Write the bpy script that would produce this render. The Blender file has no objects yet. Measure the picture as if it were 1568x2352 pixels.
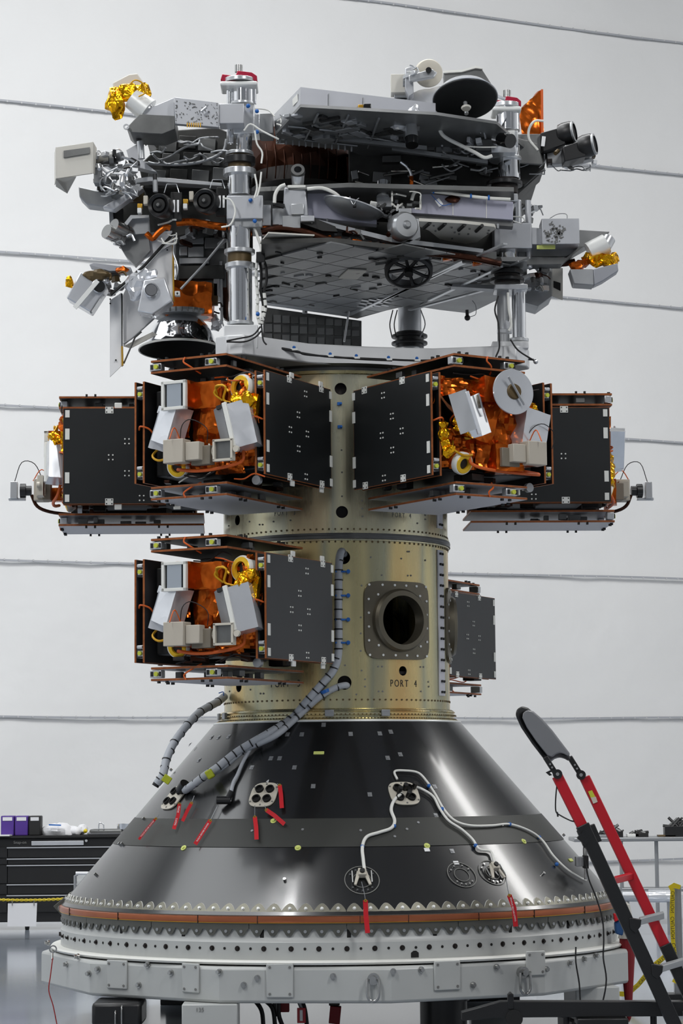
import bpy, bmesh, math, random
from mathutils import Vector, Matrix, noise, Euler
random.seed(7)
SC = bpy.context.scene
COL = SC.collection
PI = math.pi
rad = math.radians

# ---------------------------------------------------------------- camera
F_PX = 5481.2; W_PX, H_PX = 1568, 2352
PITCH, ROLL = 0.1119, -0.0093
CAM_POS = Vector((0.043, -16.67, 1.65))
_v = Vector((0, -math.sin(PITCH), math.cos(PITCH)))
FWD = Vector((0, math.cos(PITCH), math.sin(PITCH)))
_c, _s = math.cos(ROLL), math.sin(ROLL)
RIGHT = Vector((1, 0, 0)) * _c + _v * _s
UP = Vector((1, 0, 0)) * -_s + _v * _c
cam_data = bpy.data.cameras.new('camera')
cam = bpy.data.objects.new('camera', cam_data); COL.objects.link(cam)
cam_data.sensor_fit = 'AUTO'; cam_data.sensor_width = 36.0
cam_data.lens = F_PX / H_PX * 36.0
cam_data.clip_end = 200
cam.matrix_world = Matrix(((RIGHT.x, UP.x, -FWD.x, CAM_POS.x), (RIGHT.y, UP.y, -FWD.y, CAM_POS.y),
                           (RIGHT.z, UP.z, -FWD.z, CAM_POS.z), (0, 0, 0, 1)))
SC.camera = cam

# ---------------------------------------------------------------- world, lights, exposure
w = bpy.data.worlds.new('world'); SC.world = w; w.use_nodes = True
w.node_tree.nodes['Background'].inputs[0].default_value = (0.80, 0.82, 0.86, 1)
w.node_tree.nodes['Background'].inputs[1].default_value = 0.3
SC.view_settings.view_transform = 'Standard'
try: SC.view_settings.look = 'None'
except Exception: pass
SC.view_settings.gamma = 1.0
SC.view_settings.use_curve_mapping = False
SC.view_settings.exposure = 0.0

def area(name, loc, target, sx, sy, power, col=(1, 1, 1)):
    L = bpy.data.lights.new(name, 'AREA'); L.shape = 'RECTANGLE'; L.size = sx; L.size_y = sy
    L.energy = power; L.color = col
    o = bpy.data.objects.new(name, L); COL.objects.link(o); o.location = loc
    d = Vector(target) - Vector(loc)
    o.rotation_euler = d.to_track_quat('-Z', 'Y').to_euler()
    return o
area('lamp_and_fill_row', (12.5, 5.0, 15.2), (9.0, 4.0, 0), 1.4, 14, 1250, (1, .99, .97))
area('soft_fill_bank', (-9.0, -1.0, 15.2), (-7.5, 1.0, 0), 12, 14, 1500, (.95, .98, 1))  # added soft panel; its reflection gives the broad grey sheen on the cone's left
area('lamp_and_fill_row', (0.0, 3.0, 15.2), (0.0, 8.5, 0), 9, 1.4, 1050, (1, 1, 1))
area('lamp_and_fill_row', (8.0, -13.0, 15.2), (3.0, -4.0, 0), 1.6, 10, 1500, (1, 1, 1))  # added fill light over the camera side, brightens the fronts
area('ceiling_lamp', (-3.8, -2.9, 15.2), (-3.8, -2.9, 0), .8, .8, 150, (1, 1, 1))
area('ceiling_lamp', (-3.5, -4.6, 15.2), (-3.5, -4.6, 0), .8, .8, 150, (1, 1, 1))
area('lamp_and_fill_row', (-7.0, -16.0, 15.2), (-3.0, -6.0, 0), 1.6, 10, 1500, (1, 1, 1))  # second added fill from behind the camera, aimed low for frontal light

# ---------------------------------------------------------------- pixel to point
def ray(px, py):
    return FWD * F_PX + RIGHT * (px - W_PX / 2) + UP * (H_PX / 2 - py)
def P(px, py, Y):
    d = ray(px, py); t = (Y - CAM_POS.y) / d.y
    return CAM_POS + d * t
def PH(px, py, z):
    d = ray(px, py); t = (z - CAM_POS.z) / d.z
    return CAM_POS + d * t
def PC(px, py, a, b, za):
    # first hit with the cone/cylinder r = a + b*(z-za)
    d = ray(px, py).normalized(); o = CAM_POS
    A = d.x**2 + d.y**2 - (b * d.z)**2
    r0 = a + b * (o.z - za)
    B = 2 * (o.x * d.x + o.y * d.y - b * d.z * r0)
    C = o.x**2 + o.y**2 - r0**2
    D = max(B * B - 4 * A * C, 0)
    t = (-B - math.sqrt(D)) / (2 * A)
    return o + d * t
def PCone(px, py, off=0.0):
    p = PC(px, py, 1.845 + off * 1.3, -0.861, .893)
    return p
def PCyl(px, py, R): return PC(px, py, R, 0, 0)
def pxm(Y): return F_PX / (Y + 16.67)      # pixels per metre at depth Y

# ---------------------------------------------------------------- materials
def srgb(c):
    return tuple(((v / 255) / 12.92 if v / 255 <= .04045 else ((v / 255 + .055) / 1.055) ** 2.4) for v in c) + (1,)
MATS = {}
def mat(name, col, rough=.5, metal=0, bump=0, bscale=30, bdist=.01, var=0, vscale=6, spec=None, stretch=None,
        kind='noise', trans=0, coat=0, emit=None):
    m = bpy.data.materials.new(name); m.use_nodes = True
    nt = m.node_tree; b = nt.nodes['Principled BSDF']
    c = srgb(col)
    b.inputs['Base Color'].default_value = c
    b.inputs['Roughness'].default_value = rough
    b.inputs['Metallic'].default_value = metal
    if spec is not None: b.inputs['Specular IOR Level'].default_value = spec
    if trans: b.inputs['Transmission Weight'].default_value = trans
    if coat: b.inputs['Coat Weight'].default_value = coat; b.inputs['Coat Roughness'].default_value = .1
    if emit:
        b.inputs['Emission Color'].default_value = srgb(emit[0]); b.inputs['Emission Strength'].default_value = emit[1]
    if bump or var:
        tc = nt.nodes.new('ShaderNodeTexCoord'); mp = nt.nodes.new('ShaderNodeMapping')
        nt.links.new(tc.outputs['Object'], mp.inputs[0])
        if stretch: mp.inputs['Scale'].default_value = stretch
    if bump:
        if kind == 'voronoi':
            t = nt.nodes.new('ShaderNodeTexVoronoi'); t.feature = 'F1'; t.inputs['Scale'].default_value = bscale; out = t.outputs['Distance']
            n2 = nt.nodes.new('ShaderNodeTexNoise'); n2.inputs['Scale'].default_value = bscale * .6
            mx = nt.nodes.new('ShaderNodeVectorMath'); mx.operation = 'MULTIPLY_ADD'
            mx.inputs[1].default_value = (.12, .12, .12)
            nt.links.new(mp.outputs[0], n2.inputs['Vector'])
            nt.links.new(n2.outputs['Color'], mx.inputs[0]); nt.links.new(mp.outputs[0], mx.inputs[2])
            nt.links.new(mx.outputs[0], t.inputs['Vector'])
        else:
            t = nt.nodes.new('ShaderNodeTexNoise'); t.inputs['Scale'].default_value = bscale; t.inputs['Detail'].default_value = 4
            out = t.outputs['Fac']; nt.links.new(mp.outputs[0], t.inputs['Vector'])
        bp = nt.nodes.new('ShaderNodeBump'); bp.inputs['Strength'].default_value = bump; bp.inputs['Distance'].default_value = bdist
        nt.links.new(out, bp.inputs['Height']); nt.links.new(bp.outputs[0], b.inputs['Normal'])
    if var:
        t = nt.nodes.new('ShaderNodeTexNoise'); t.inputs['Scale'].default_value = vscale; t.inputs['Detail'].default_value = 5
        nt.links.new(mp.outputs[0], t.inputs['Vector'])
        r = nt.nodes.new('ShaderNodeValToRGB')
        r.color_ramp.elements[0].position = .3; r.color_ramp.elements[1].position = .7
        r.color_ramp.elements[0].color = tuple(max(0, v * (1 - var)) for v in c[:3]) + (1,)
        r.color_ramp.elements[1].color = tuple(min(1, v * (1 + var * .6)) for v in c[:3]) + (1,)
        nt.links.new(t.outputs['Fac'], r.inputs[0]); nt.links.new(r.outputs[0], b.inputs['Base Color'])
    MATS[name] = m
    return m
mat('wall_fabric', (223, 223, 222), .8, bump=.35, bscale=1.3, bdist=.08, var=.03, vscale=.4)
mat('seam_grey', (164, 166, 171), .6)
mat('seam_pale', (186, 187, 188), .6)
mat('hall_white', (226, 227, 228), .8)
mat('hall_near', (224, 225, 227), .8)
mat('hall_dark', (112, 114, 118), .8)
mat('floor_epoxy', (140, 147, 157), .12, spec=.7, var=.12, vscale=1.2, bump=.02, bscale=3)
mat('white_paint', (176, 178, 176), .35, var=.05, vscale=3, bump=.05, bscale=12)
mat('white_edge', (222, 222, 216), .4)
mat('black_composite', (22, 23, 24), .27, spec=.75, coat=.35, bump=.012, bscale=5, var=.15, vscale=2)
mat('grey_band', (54, 55, 52), .48, spec=.4)
mat('scallop_steel', (126, 124, 112), .38, metal=.75, var=.1)
mat('scallop_dark', (98, 98, 92), .45, metal=.6, var=.1)
mat('copper', (176, 104, 72), .32, metal=.85, var=.12, vscale=5)
mat('alu', (206, 208, 210), .28, metal=.75, bump=.03, bscale=6)
mat('alu_brushed', (192, 194, 198), .36, metal=.6, var=.08, vscale=4)
mat('alu_dull', (158, 160, 162), .45, metal=.7, var=.12)
mat('alu_dark', (112, 113, 112), .42, metal=.7, var=.25, vscale=5)
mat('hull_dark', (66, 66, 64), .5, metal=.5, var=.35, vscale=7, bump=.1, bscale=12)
mat('tile_grey', (134, 135, 135), .38, metal=.6, var=.22, vscale=4)
mat('tile_light', (200, 197, 188), .5)
mat('chrome', (235, 236, 238), .08, metal=1)
mat('steel', (178, 178, 176), .25, metal=1)
mat('frame_plate', (214, 215, 216), .42, metal=.2, var=.05)
mat('beam_plate', (205, 205, 203), .45, metal=.35, var=.06)
mat('lavender', (170, 170, 186), .4, metal=.35)
mat('deck_grey', (158, 160, 166), .4, metal=.45, var=.05)
mat('kapton', (200, 96, 24), .24, metal=.85, bump=.5, bscale=9, bdist=.035, kind='voronoi', var=.35, vscale=10)
mat('kapton_dark', (62, 30, 14), .42, metal=.7, bump=.6, bscale=7, bdist=.03, kind='voronoi', var=.6, vscale=5)
mat('kapton_edge', (150, 84, 38), .5, metal=.3, var=.3, vscale=30)
mat('gold_foil', (236, 172, 22), .2, metal=.9, bump=.8, bscale=18, bdist=.02, kind='voronoi')
mat('gold_plate', (206, 160, 60), .3, metal=.8)
mat('gold_ring', (232, 186, 40), .35, metal=.5)
mat('silver_foil', (228, 230, 234), .22, metal=.55, bump=.35, bscale=7, bdist=.02, kind='voronoi')
mat('silver_smooth', (208, 210, 214), .22, metal=.6, bump=.1, bscale=8, bdist=.01, kind='voronoi')
mat('solar_black', (27, 29, 30), .42, spec=.35, var=.1, vscale=2)
mat('solar_grey', (54, 55, 57), .45, spec=.35)
mat('body_black', (18, 17, 17), .5, var=.3)
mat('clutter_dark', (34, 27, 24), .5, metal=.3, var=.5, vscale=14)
mat('radiator', (196, 196, 202), .5)
mat('beige', (182, 174, 160), .5)
mat('beige_dark', (120, 112, 98), .5)
mat('lens_black', (8, 8, 9), .15, spec=.8)
mat('black_plastic', (20, 20, 21), .38)
mat('rubber', (14, 14, 14), .7)
mat('tray_grey', (120, 121, 124), .3, metal=.3)
mat('red_paint', (178, 16, 32), .35)
mat('red_anod', (160, 18, 52), .35, metal=.3)
mat('red_cloth', (196, 14, 30), .7)
mat('umbrella_red', (128, 16, 26), .6)
mat('blue_cloth', (24, 70, 120), .6)
mat('blue_tie', (22, 96, 176), .4)
mat('white_cable', (226, 226, 220), .5)
mat('sleeve_grey', (170, 174, 180), .5, bump=.4, bscale=60, bdist=.004)
mat('cable_black', (16, 16, 17), .5)
mat('cable_orange', (206, 92, 24), .5)
mat('cable_gold', (200, 150, 20), .4, metal=.4)
mat('wire_red', (150, 40, 40), .6)
mat('tape_green', (168, 176, 30), .5)
mat('yellow_chain', (214, 190, 20), .4)
mat('ink_black', (20, 20, 20), .6)
mat('ink_white', (240, 240, 240), .6)
mat('ink_grey', (110, 110, 108), .6)
mat('pad_white', (226, 227, 224), .35, metal=.2)
mat('puck_yellow', (206, 214, 120), .5)
mat('port_plate', (110, 104, 90), .4, metal=.7, var=.12, vscale=8)
mat('yellow_green', (190, 196, 60), .4)
mat('purple', (72, 40, 130), .5)
mat('bag_white', (222, 222, 224), .4, bump=.5, bscale=9, bdist=.03)
mat('paper', (214, 214, 216), .7)
mat('table_steel', (150, 152, 154), .35, metal=.6)
mat('brownish', (92, 76, 48), .45, metal=.4)
mat('putty', (196, 190, 176), .5)
mat('hole_black', (10, 9, 8), .8)
mat('glass_grey', (170, 178, 186), .12, metal=.6)
mat('ring_line', (120, 120, 116), .5)

def chromate(name, seed, pale=0):
    # chemically converted aluminium: tan to grey-green tint that varies round the barrel
    m = bpy.data.materials.new(name); m.use_nodes = True; nt = m.node_tree; b = nt.nodes['Principled BSDF']
    tc = nt.nodes.new('ShaderNodeTexCoord'); mp = nt.nodes.new('ShaderNodeMapping')
    mp.inputs['Scale'].default_value = (1.0, 1.0, .06); mp.inputs['Location'].default_value = (seed, seed * .7, 0)
    nt.links.new(tc.outputs['Object'], mp.inputs[0])
    t = nt.nodes.new('ShaderNodeTexNoise'); t.inputs['Scale'].default_value = 3.0; t.inputs['Detail'].default_value = 1
    nt.links.new(mp.outputs[0], t.inputs['Vector'])
    r = nt.nodes.new('ShaderNodeValToRGB'); e = r.color_ramp.elements
    mixc = lambda c: srgb([v * (1 - pale) + q * pale for v, q in zip(c, (206, 204, 186))])
    e[0].position = .30; e[0].color = mixc((172, 164, 120)); e[1].position = .70; e[1].color = mixc((202, 160, 96))
    for p_, c_ in ((.42, (206, 192, 138)), (.50, (156, 156, 130)), (.58, (208, 182, 120))):
        k = e.new(p_); k.color = mixc(c_)
    nt.links.new(t.outputs['Fac'], r.inputs[0]); nt.links.new(r.outputs[0], b.inputs['Base Color'])
    b.inputs['Metallic'].default_value = .78; b.inputs['Roughness'].default_value = .3
    t2 = nt.nodes.new('ShaderNodeTexNoise'); t2.inputs['Scale'].default_value = 25; mp2 = nt.nodes.new('ShaderNodeMapping')
    mp2.inputs['Scale'].default_value = (1, 1, .05); nt.links.new(tc.outputs['Object'], mp2.inputs[0]); nt.links.new(mp2.outputs[0], t2.inputs['Vector'])
    mr = nt.nodes.new('ShaderNodeMapRange'); mr.inputs[3].default_value = .2; mr.inputs[4].default_value = .34
    nt.links.new(t2.outputs['Fac'], mr.inputs[0]); nt.links.new(mr.outputs[0], b.inputs['Roughness'])
    MATS[name] = m
chromate('chromate', 1.3, .18); chromate('chromate_pale', 4.1, .6)

# ---------------------------------------------------------------- builders
WM = {}
def wm(o): return WM.get(o.name, Matrix.Identity(4)) if o else Matrix.Identity(4)
def thing(name, label, cat, loc=(0, 0, 0), rz=0, group=None, scale=1):
    o = bpy.data.objects.new(name, None); COL.objects.link(o); o.empty_display_size = .1
    o.location = loc; o.rotation_euler = (0, 0, rz); o.scale = (scale,) * 3
    WM[o.name] = Matrix.Translation(Vector(loc)) @ Matrix.Rotation(rz, 4, 'Z') @ Matrix.Scale(scale, 4)
    tag(o, label, cat, group); return o
def tag(o, label=None, cat=None, group=None, kind=None):
    if label: o['label'] = label
    if cat: o['category'] = cat
    if group: o['group'] = group
    if kind: o['kind'] = kind
    return o
def axes(d):
    d = Vector(d).normalized()
    a = Vector((0, 0, 1)) if abs(d.z) < .9 else Vector((1, 0, 0))
    u = d.cross(a).normalized(); v = d.cross(u).normalized()
    return u, v, d
class MB:
    def __init__(s): s.v = []; s.f = []; s.m = []; s.cm = 0
    def add(s, vs, fs):
        n = len(s.v); s.v += [Vector(p) for p in vs]
        for f in fs: s.f.append([i + n for i in f]); s.m.append(s.cm)
        return s
    def box(s, c, size, R=None):
        c = Vector(c); hx, hy, hz = [k / 2 for k in size]; vs = []
        for x in (-hx, hx):
            for y in (-hy, hy):
                for z in (-hz, hz):
                    p = Vector((x, y, z))
                    if R is not None: p = R @ p
                    vs.append(c + p)
        return s.add(vs, [(0, 1, 3, 2), (4, 6, 7, 5), (0, 4, 5, 1), (2, 3, 7, 6), (0, 2, 6, 4), (1, 5, 7, 3)])
    def cyl(s, p0, p1, r0, r1=None, n=20, caps=True):
        p0, p1 = Vector(p0), Vector(p1); r1 = r0 if r1 is None else r1
        u, v, d = axes(p1 - p0); vs = []
        for p, r in ((p0, r0), (p1, r1)):
            for i in range(n):
                a = 2 * PI * i / n; vs.append(p + (u * math.cos(a) + v * math.sin(a)) * r)
        fs = [(i, (i + 1) % n, n + (i + 1) % n, n + i) for i in range(n)]
        if caps: fs += [tuple(reversed(range(n))), tuple(range(n, 2 * n))]
        return s.add(vs, fs)
    def tube(s, pts, r, n=8, smooth=4):
        pts = [Vector(p) for p in pts]
        if smooth and len(pts) > 2:
            q = [pts[0] * 2 - pts[1]] + pts + [pts[-1] * 2 - pts[-2]]; out = []
            for i in range(1, len(q) - 2):
                for k in range(smooth):
                    t = k / smooth; a, b, c, d = q[i - 1], q[i], q[i + 1], q[i + 2]
                    out.append(.5 * ((2 * b) + (c - a) * t + (2 * a - 5 * b + 4 * c - d) * t * t + (-a + 3 * b - 3 * c + d) * t ** 3))
            out.append(pts[-1]); pts = out
        vs = []; m = len(pts); pu = None
        for i, p in enumerate(pts):
            d = (pts[min(i + 1, m - 1)] - pts[max(i - 1, 0)])
            if d.length < 1e-7: d = Vector((0, 0, 1))
            d.normalize()
            if pu is None: u, v, _ = axes(d)
            else:
                u = pu - d * pu.dot(d)
                if u.length < 1e-6: u, v, _ = axes(d)
                u.normalize(); v = d.cross(u)
            pu = u
            for k in range(n):
                a = 2 * PI * k / n; vs.append(p + (u * math.cos(a) + v * math.sin(a)) * r)
        fs = []
        for i in range(m - 1):
            for k in range(n):
                fs.append((i * n + k, i * n + (k + 1) % n, (i + 1) * n + (k + 1) % n, (i + 1) * n + k))
        fs += [tuple(reversed(range(n))), tuple(range((m - 1) * n, m * n))]
        return s.add(vs, fs)
    def lathe(s, prof, c=(0, 0, 0), axis=(0, 0, 1), n=48, a0=0, a1=2 * PI, ref=None):
        # prof: (r, h) pairs along axis
        c = Vector(c); d = Vector(axis).normalized()
        if ref is not None: u = (Vector(ref) - d * Vector(ref).dot(d)).normalized(); v = d.cross(u)
        else: u, v, d = axes(d)
        if abs(d.z) > .999 and ref is None: u = Vector((1, 0, 0)); v = d.cross(u)
        full = abs(a1 - a0 - 2 * PI) < 1e-6; m = n if full else n + 1; vs = []
        for r, h in prof:
            for i in range(m):
                a = a0 + (a1 - a0) * i / n; vs.append(c + d * h + (u * math.cos(a) + v * math.sin(a)) * r)
        fs = []
        for j in range(len(prof) - 1):
            for i in range(n):
                k = (i + 1) % m
                fs.append((j * m + i, j * m + k, (j + 1) * m + k, (j + 1) * m + i))
        return s.add(vs, fs)
    def prism(s, pts, ex):
        # extruded polygon
        pts = [Vector(p) for p in pts]; ex = Vector(ex); n = len(pts)
        return s.add(pts + [p + ex for p in pts], [tuple(reversed(range(n))), tuple(range(n, 2 * n))] +
                     [(i, (i + 1) % n, n + (i + 1) % n, n + i) for i in range(n)])
    def ball(s, c, r, n=12, sc=(1, 1, 1)):
        c = Vector(c); vs = []; fs = []; h = n // 2
        for j in range(h + 1):
            for i in range(n):
                th = PI * j / h; a = 2 * PI * i / n
                vs.append(c + Vector((math.sin(th) * math.cos(a) * sc[0], math.sin(th) * math.sin(a) * sc[1], math.cos(th) * sc[2])) * r)
        for j in range(h):
            for i in range(n): fs.append((j * n + i, j * n + (i + 1) % n, (j + 1) * n + (i + 1) % n, (j + 1) * n + i))
        return s.add(vs, fs)
    def build(s, name, m, parent=None, local=False, bev=0, smooth=True, ang=.6, crumple=0, cut=0, cscale=9):
        ms = m if isinstance(m, (list, tuple)) else [m]
        bm = bmesh.new()
        M = Matrix.Identity(4) if (local or not parent) else wm(parent).inverted()
        vs = [bm.verts.new(M @ p) for p in s.v]
        for f, mi in zip(s.f, s.m):
            try: fc = bm.faces.new([vs[i] for i in f]); fc.material_index = mi
            except ValueError: pass
        bmesh.ops.remove_doubles(bm, verts=bm.verts, dist=1e-5)
        if cut:
            bmesh.ops.triangulate(bm, faces=[f for f in bm.faces if len(f.verts) > 4])
            bmesh.ops.subdivide_edges(bm, edges=bm.edges[:], cuts=cut, use_grid_fill=True)
        if crumple:
            for v in bm.verts:
                q = v.co * cscale
                v.co += (noise.noise_vector(q) + noise.noise_vector(q * 2.3) * .5) * crumple
        bmesh.ops.recalc_face_normals(bm, faces=bm.faces[:])
        me = bpy.data.meshes.new(name); bm.to_mesh(me); bm.free()
        for k in ms: me.materials.append(MATS[k])
        if smooth:
            me.polygons.foreach_set('use_smooth', [True] * len(me.polygons)); me.set_sharp_from_angle(angle=ang)
        o = bpy.data.objects.new(name, me); COL.objects.link(o)
        if parent: o.parent = parent
        WM[o.name] = wm(parent) if parent else Matrix.Identity(4)
        if bev:
            b = o.modifiers.new('bevel', 'BEVEL'); b.width = bev; b.segments = 2; b.limit_method = 'ANGLE'; b.harden_normals = False
        return o
def copy_of(src, parent, M):
    # a further instance of a part that shares its mesh; M is the local matrix
    o = src.copy(); COL.objects.link(o); o.parent = parent; o.matrix_parent_inverse = Matrix.Identity(4)
    o.matrix_local = M; WM[o.name] = wm(parent) @ M
    return o
def copy_tree(o, parent=None):
    c = o.copy(); COL.objects.link(c)
    if parent: c.parent = parent
    for ch in [x for x in TREE.get(o.name, [])]: copy_tree(ch, c)
    return c
def struct(name, mb, m, **k):
    o = mb.build(name, m, **k); o['kind'] = 'structure'; return o
def text_mesh(body, size, mt, name, parent, M, font=None, extrude=.0006, sx=1):
    cu = bpy.data.curves.new('txt', 'FONT'); cu.body = body; cu.size = size; cu.align_x = 'CENTER'; cu.align_y = 'CENTER'; cu.extrude = extrude
    t = bpy.data.objects.new('txt', cu); COL.objects.link(t)
    dg = bpy.context.evaluated_depsgraph_get(); me = bpy.data.meshes.new_from_object(t.evaluated_get(dg))
    bpy.data.objects.remove(t); bpy.data.curves.remove(cu)
    return me
def place_mesh(me, name, mt, parent, M):
    me.transform(wm(parent).inverted() @ M if parent else M); me.materials.clear(); me.materials.append(MATS[mt])
    o = bpy.data.objects.new(name, me); COL.objects.link(o)
    if parent: o.parent = parent
    WM[o.name] = wm(parent) if parent else Matrix.Identity(4)
    return o
def frame(o, x, y, z):
    return Matrix(((x.x, y.x, z.x, o.x), (x.y, y.y, z.y, o.y), (x.z, y.z, z.z, o.z), (0, 0, 0, 1)))

# ================================================================ ROOM
wx0, wy0 = -4.29, 13.33          # where the fabric wall meets the left edge of the photo
WD = Vector((9.15, 4.02, 0)).normalized(); WN = Vector((WD.y, -WD.x, 0))
def wallp(s, z, off=0): return Vector((wx0, wy0, 0)) + WD * s + WN * off + Vector((0, 0, z))
mb = MB(); NX, NZ = 110, 60
vs = []
for j in range(NZ + 1):
    for i in range(NX + 1):
        s_ = -14 + 38 * i / NX; z = 16.5 * j / NZ
        o_ = .03 * noise.noise(Vector((s_ * .5, z * .6, 2))) + .03 * noise.noise(Vector((s_ * 1.9 + z, z * .5, 7)))
        k = ((z - 2.48) / 1.977) % 1.0
        o_ += -.015 * math.sin(PI * k)
        vs.append(wallp(s_, z, o_))
mb.add(vs, [(j * (NX + 1) + i, j * (NX + 1) + i + 1, (j + 1) * (NX + 1) + i + 1, (j + 1) * (NX + 1) + i) for j in range(NZ) for i in range(NX)])
struct('wall_back', mb, 'wall_fabric')
for k in range(-1, 7):
    z = 2.48 + 1.977 * k; mb = MB(); vs = []
    pts = [wallp(-14 + 38 * i / 60, z + .012 * math.sin(i * .7 + k), .03) for i in range(61)]
    for i in range(60):
        a, b = pts[i], pts[i + 1]
        mb.prism([a + Vector((0, 0, -.013)), b + Vector((0, 0, -.013)), b + Vector((0, 0, .013)), a + Vector((0, 0, .013))], WN * .02)
    mb.cm = 1
    for i in range(0, 200):
        mb.box(wallp(-14 + i * .19, z, .052), (.02, .012, .022), Matrix.Rotation(math.atan2(WD.y, WD.x), 3, 'Z'))
    struct('trim_%d' % (k + 2), mb, ['seam_grey', 'seam_pale'], smooth=False)
mb = MB().box((1, 0, -.1), (38, 62, .2)); struct('floor', mb, 'floor_epoxy', smooth=False)
mb = MB().box((-17.2, -2, 8), (.3, 50, 16.5)); struct('wall_left', mb, 'hall_white', smooth=False)
mb = MB().box((19.2, -2, 8), (.3, 50, 16.5)); struct('wall_right', mb, 'hall_white', smooth=False)
mb = MB().box((1, -27, 8), (37, .3, 16.5)); struct('wall_front', mb, 'hall_near', smooth=False)
mb = MB().box((1, 0, 16.5), (38, 62, .3)); struct('ceiling', mb, 'hall_dark', smooth=False)
for i, (x, w_) in enumerate(((-9.5, 2.4), (-3.2, 1.1), (3.6, .9), (9.0, 2.2))):
    mb = MB().box((x, -26.8, 5.5), (w_, .12, 11)); struct('streak_panel_%d' % (i + 1), mb, 'black_plastic', smooth=False)  # added unseen dark panels, reflected as dark streaks in the chrome
# ================================================================ STAND, ADAPTER CONE, BARRELS
def ang_pt(R, a, z): return Vector((R * math.sin(a), -R * math.cos(a), z))   # a = 0 faces the camera
def ring_frame(R, a, z, tilt=0):
    # x right, y up, z outwards
    zo = Vector((math.sin(a) * math.cos(tilt), -math.cos(a) * math.cos(tilt), math.sin(tilt)))
    x = Vector((math.cos(a), math.sin(a), 0)); y = zo.cross(x)
    return frame(ang_pt(R, a, z), x, y, zo)

# ---- white stand
stand = thing('support_stand', 'white painted polygonal ring stand carrying the black cone', 'stand')
NB = 12; RO = 2.035
def polyr(R, k, z): a = rad(9 + 30 * k); return ang_pt(R, a, z)
mb = MB()
vo = [[polyr(RO, k, z) for k in range(NB)] for z in (.305, .525)]; vi = [[polyr(1.72, k, z) for k in range(NB)] for z in (.305, .525)]
for k in range(NB):
    k2 = (k + 1) % NB
    mb.add([vo[0][k], vo[0][k2], vo[1][k2], vo[1][k]], [(0, 1, 2, 3)])
    mb.add([vi[0][k], vi[0][k2], vi[1][k2], vi[1][k]], [(3, 2, 1, 0)])
    mb.add([vo[1][k], vo[1][k2], vi[1][k2], vi[1][k]], [(0, 1, 2, 3)])
    mb.add([vo[0][k], vo[0][k2], vi[0][k2], vi[0][k]], [(3, 2, 1, 0)])
mb.build('beam', 'white_paint', stand, bev=.02, ang=.3)
# ring wall
MB().lathe([(1.80, .56), (1.965, .56), (1.975, .548), (1.965, .535), (1.80, .535), (1.80, .56)], n=120).build('flange', 'white_edge', stand)
MB().lathe([(1.86, .56), (1.905, .56), (1.905, .665), (1.90, .67), (1.885, .70), (1.885, .765), (1.86, .765), (1.86, .56)], n=144).build('ring_wall', 'white_paint', stand)
BARRELS = set()
def part_copies(name, mb, m, parent, mats_, **k):
    o0 = None
    if parent.name in BARRELS: mats_ = [wm(parent).inverted() @ M for M in mats_]
    for M in mats_:
        if o0 is None:
            o0 = mb.build(name, m, parent, local=True, **k); o0.matrix_local = M; WM[o0.name] = wm(parent) @ M
        else: copy_of(o0, parent, M)
    return o0
def facet_frame(px, py):
    # frame on the outer face of the polygonal beam at a pixel
    d = ray(px, py); best = None
    for k in range(NB):
        A, B = polyr(RO, k, 0), polyr(RO, (k + 1) % NB, 0)
        t = (B - A).normalized(); n = Vector((t.y, -t.x, 0))
        if n.dot(A) < 0: n = -n
        if n.dot(d) >= 0: continue
        s = n.dot(A - CAM_POS) / n.dot(d); p = CAM_POS + d * s
        u = (p - A).dot(t) / (B - A).length
        if -.02 <= u <= 1.02 and (best is None or s < best[0]): best = (s, p, n, t)
    if best is None: p = CAM_POS + d * (14.7 / F_PX); n = Vector((0, -1, 0))
    else: _, p, n, t = best
    x = Vector((0, 0, 1)).cross(n); return frame(p, x, Vector((0, 0, 1)), n)
for (px, py, wpx, hpx) in ((271, 2238, 62, 66), (440, 2246, 50, 66), (643, 2252, 62, 76), (1025, 2240, 66, 66), (1228, 2212, 50, 56)):
    M = facet_frame(px, py)
    o = MB().box((0, 0, .008), (wpx / 372, hpx / 372, .016)).build('cover_plate', 'white_paint', stand, local=True, bev=.006)
    o.matrix_local = M; WM[o.name] = M
    part_copies('plate_screw', MB().cyl((0, 0, .014), (0, 0, .021), .008, n=10), 'ink_grey', o,
                [Matrix.Translation((sx * (wpx / 744 - .022), sy * (hpx / 744 - .022), 0)) for sx in (-1, 1) for sy in (-1, 1)])
hexb = MB().cyl((0, 0, 0), (0, 0, .012), .019, n=14).cyl((0, 0, .012), (0, 0, .03), .0125, n=6)
part_copies('bolt', hexb, 'steel', stand, [facet_frame(px, py) for px, py in
    ((226, 2226), (340, 2216), (394, 2234), (505, 2232), (591, 2246), (765, 2242), (903, 2231), (966, 2227), (1139, 2221), (1253, 2226), (205, 2236),
     (1306, 2212), (1339, 2203), (1366, 2195), (113, 2165), (181, 2197), (560, 2262), (1085, 2262), (320, 2262), (155, 2215))])
for px, py in ((858, 2262), (1197, 2247)):
    M = facet_frame(px, py - 14)
    o = MB().cyl((0, 0, 0), (0, 0, .035), .036, n=20).cyl((0, 0, .035), (0, 0, .06), .022, n=6).build('shackle_boss', 'steel', stand, local=True)
    o.matrix_local = M; WM[o.name] = M
    q = [(-.032, 0, .045), (-.036, -.04, .05), (-.034, -.095, .052), (-.02, -.122, .052), (0, -.13, .052), (.02, -.122, .052), (.034, -.095, .052), (.036, -.04, .05), (.032, 0, .045)]
    MB().tube([Vector(p) for p in q], .0095, 10).build('shackle', 'steel', o, local=True)
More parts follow.
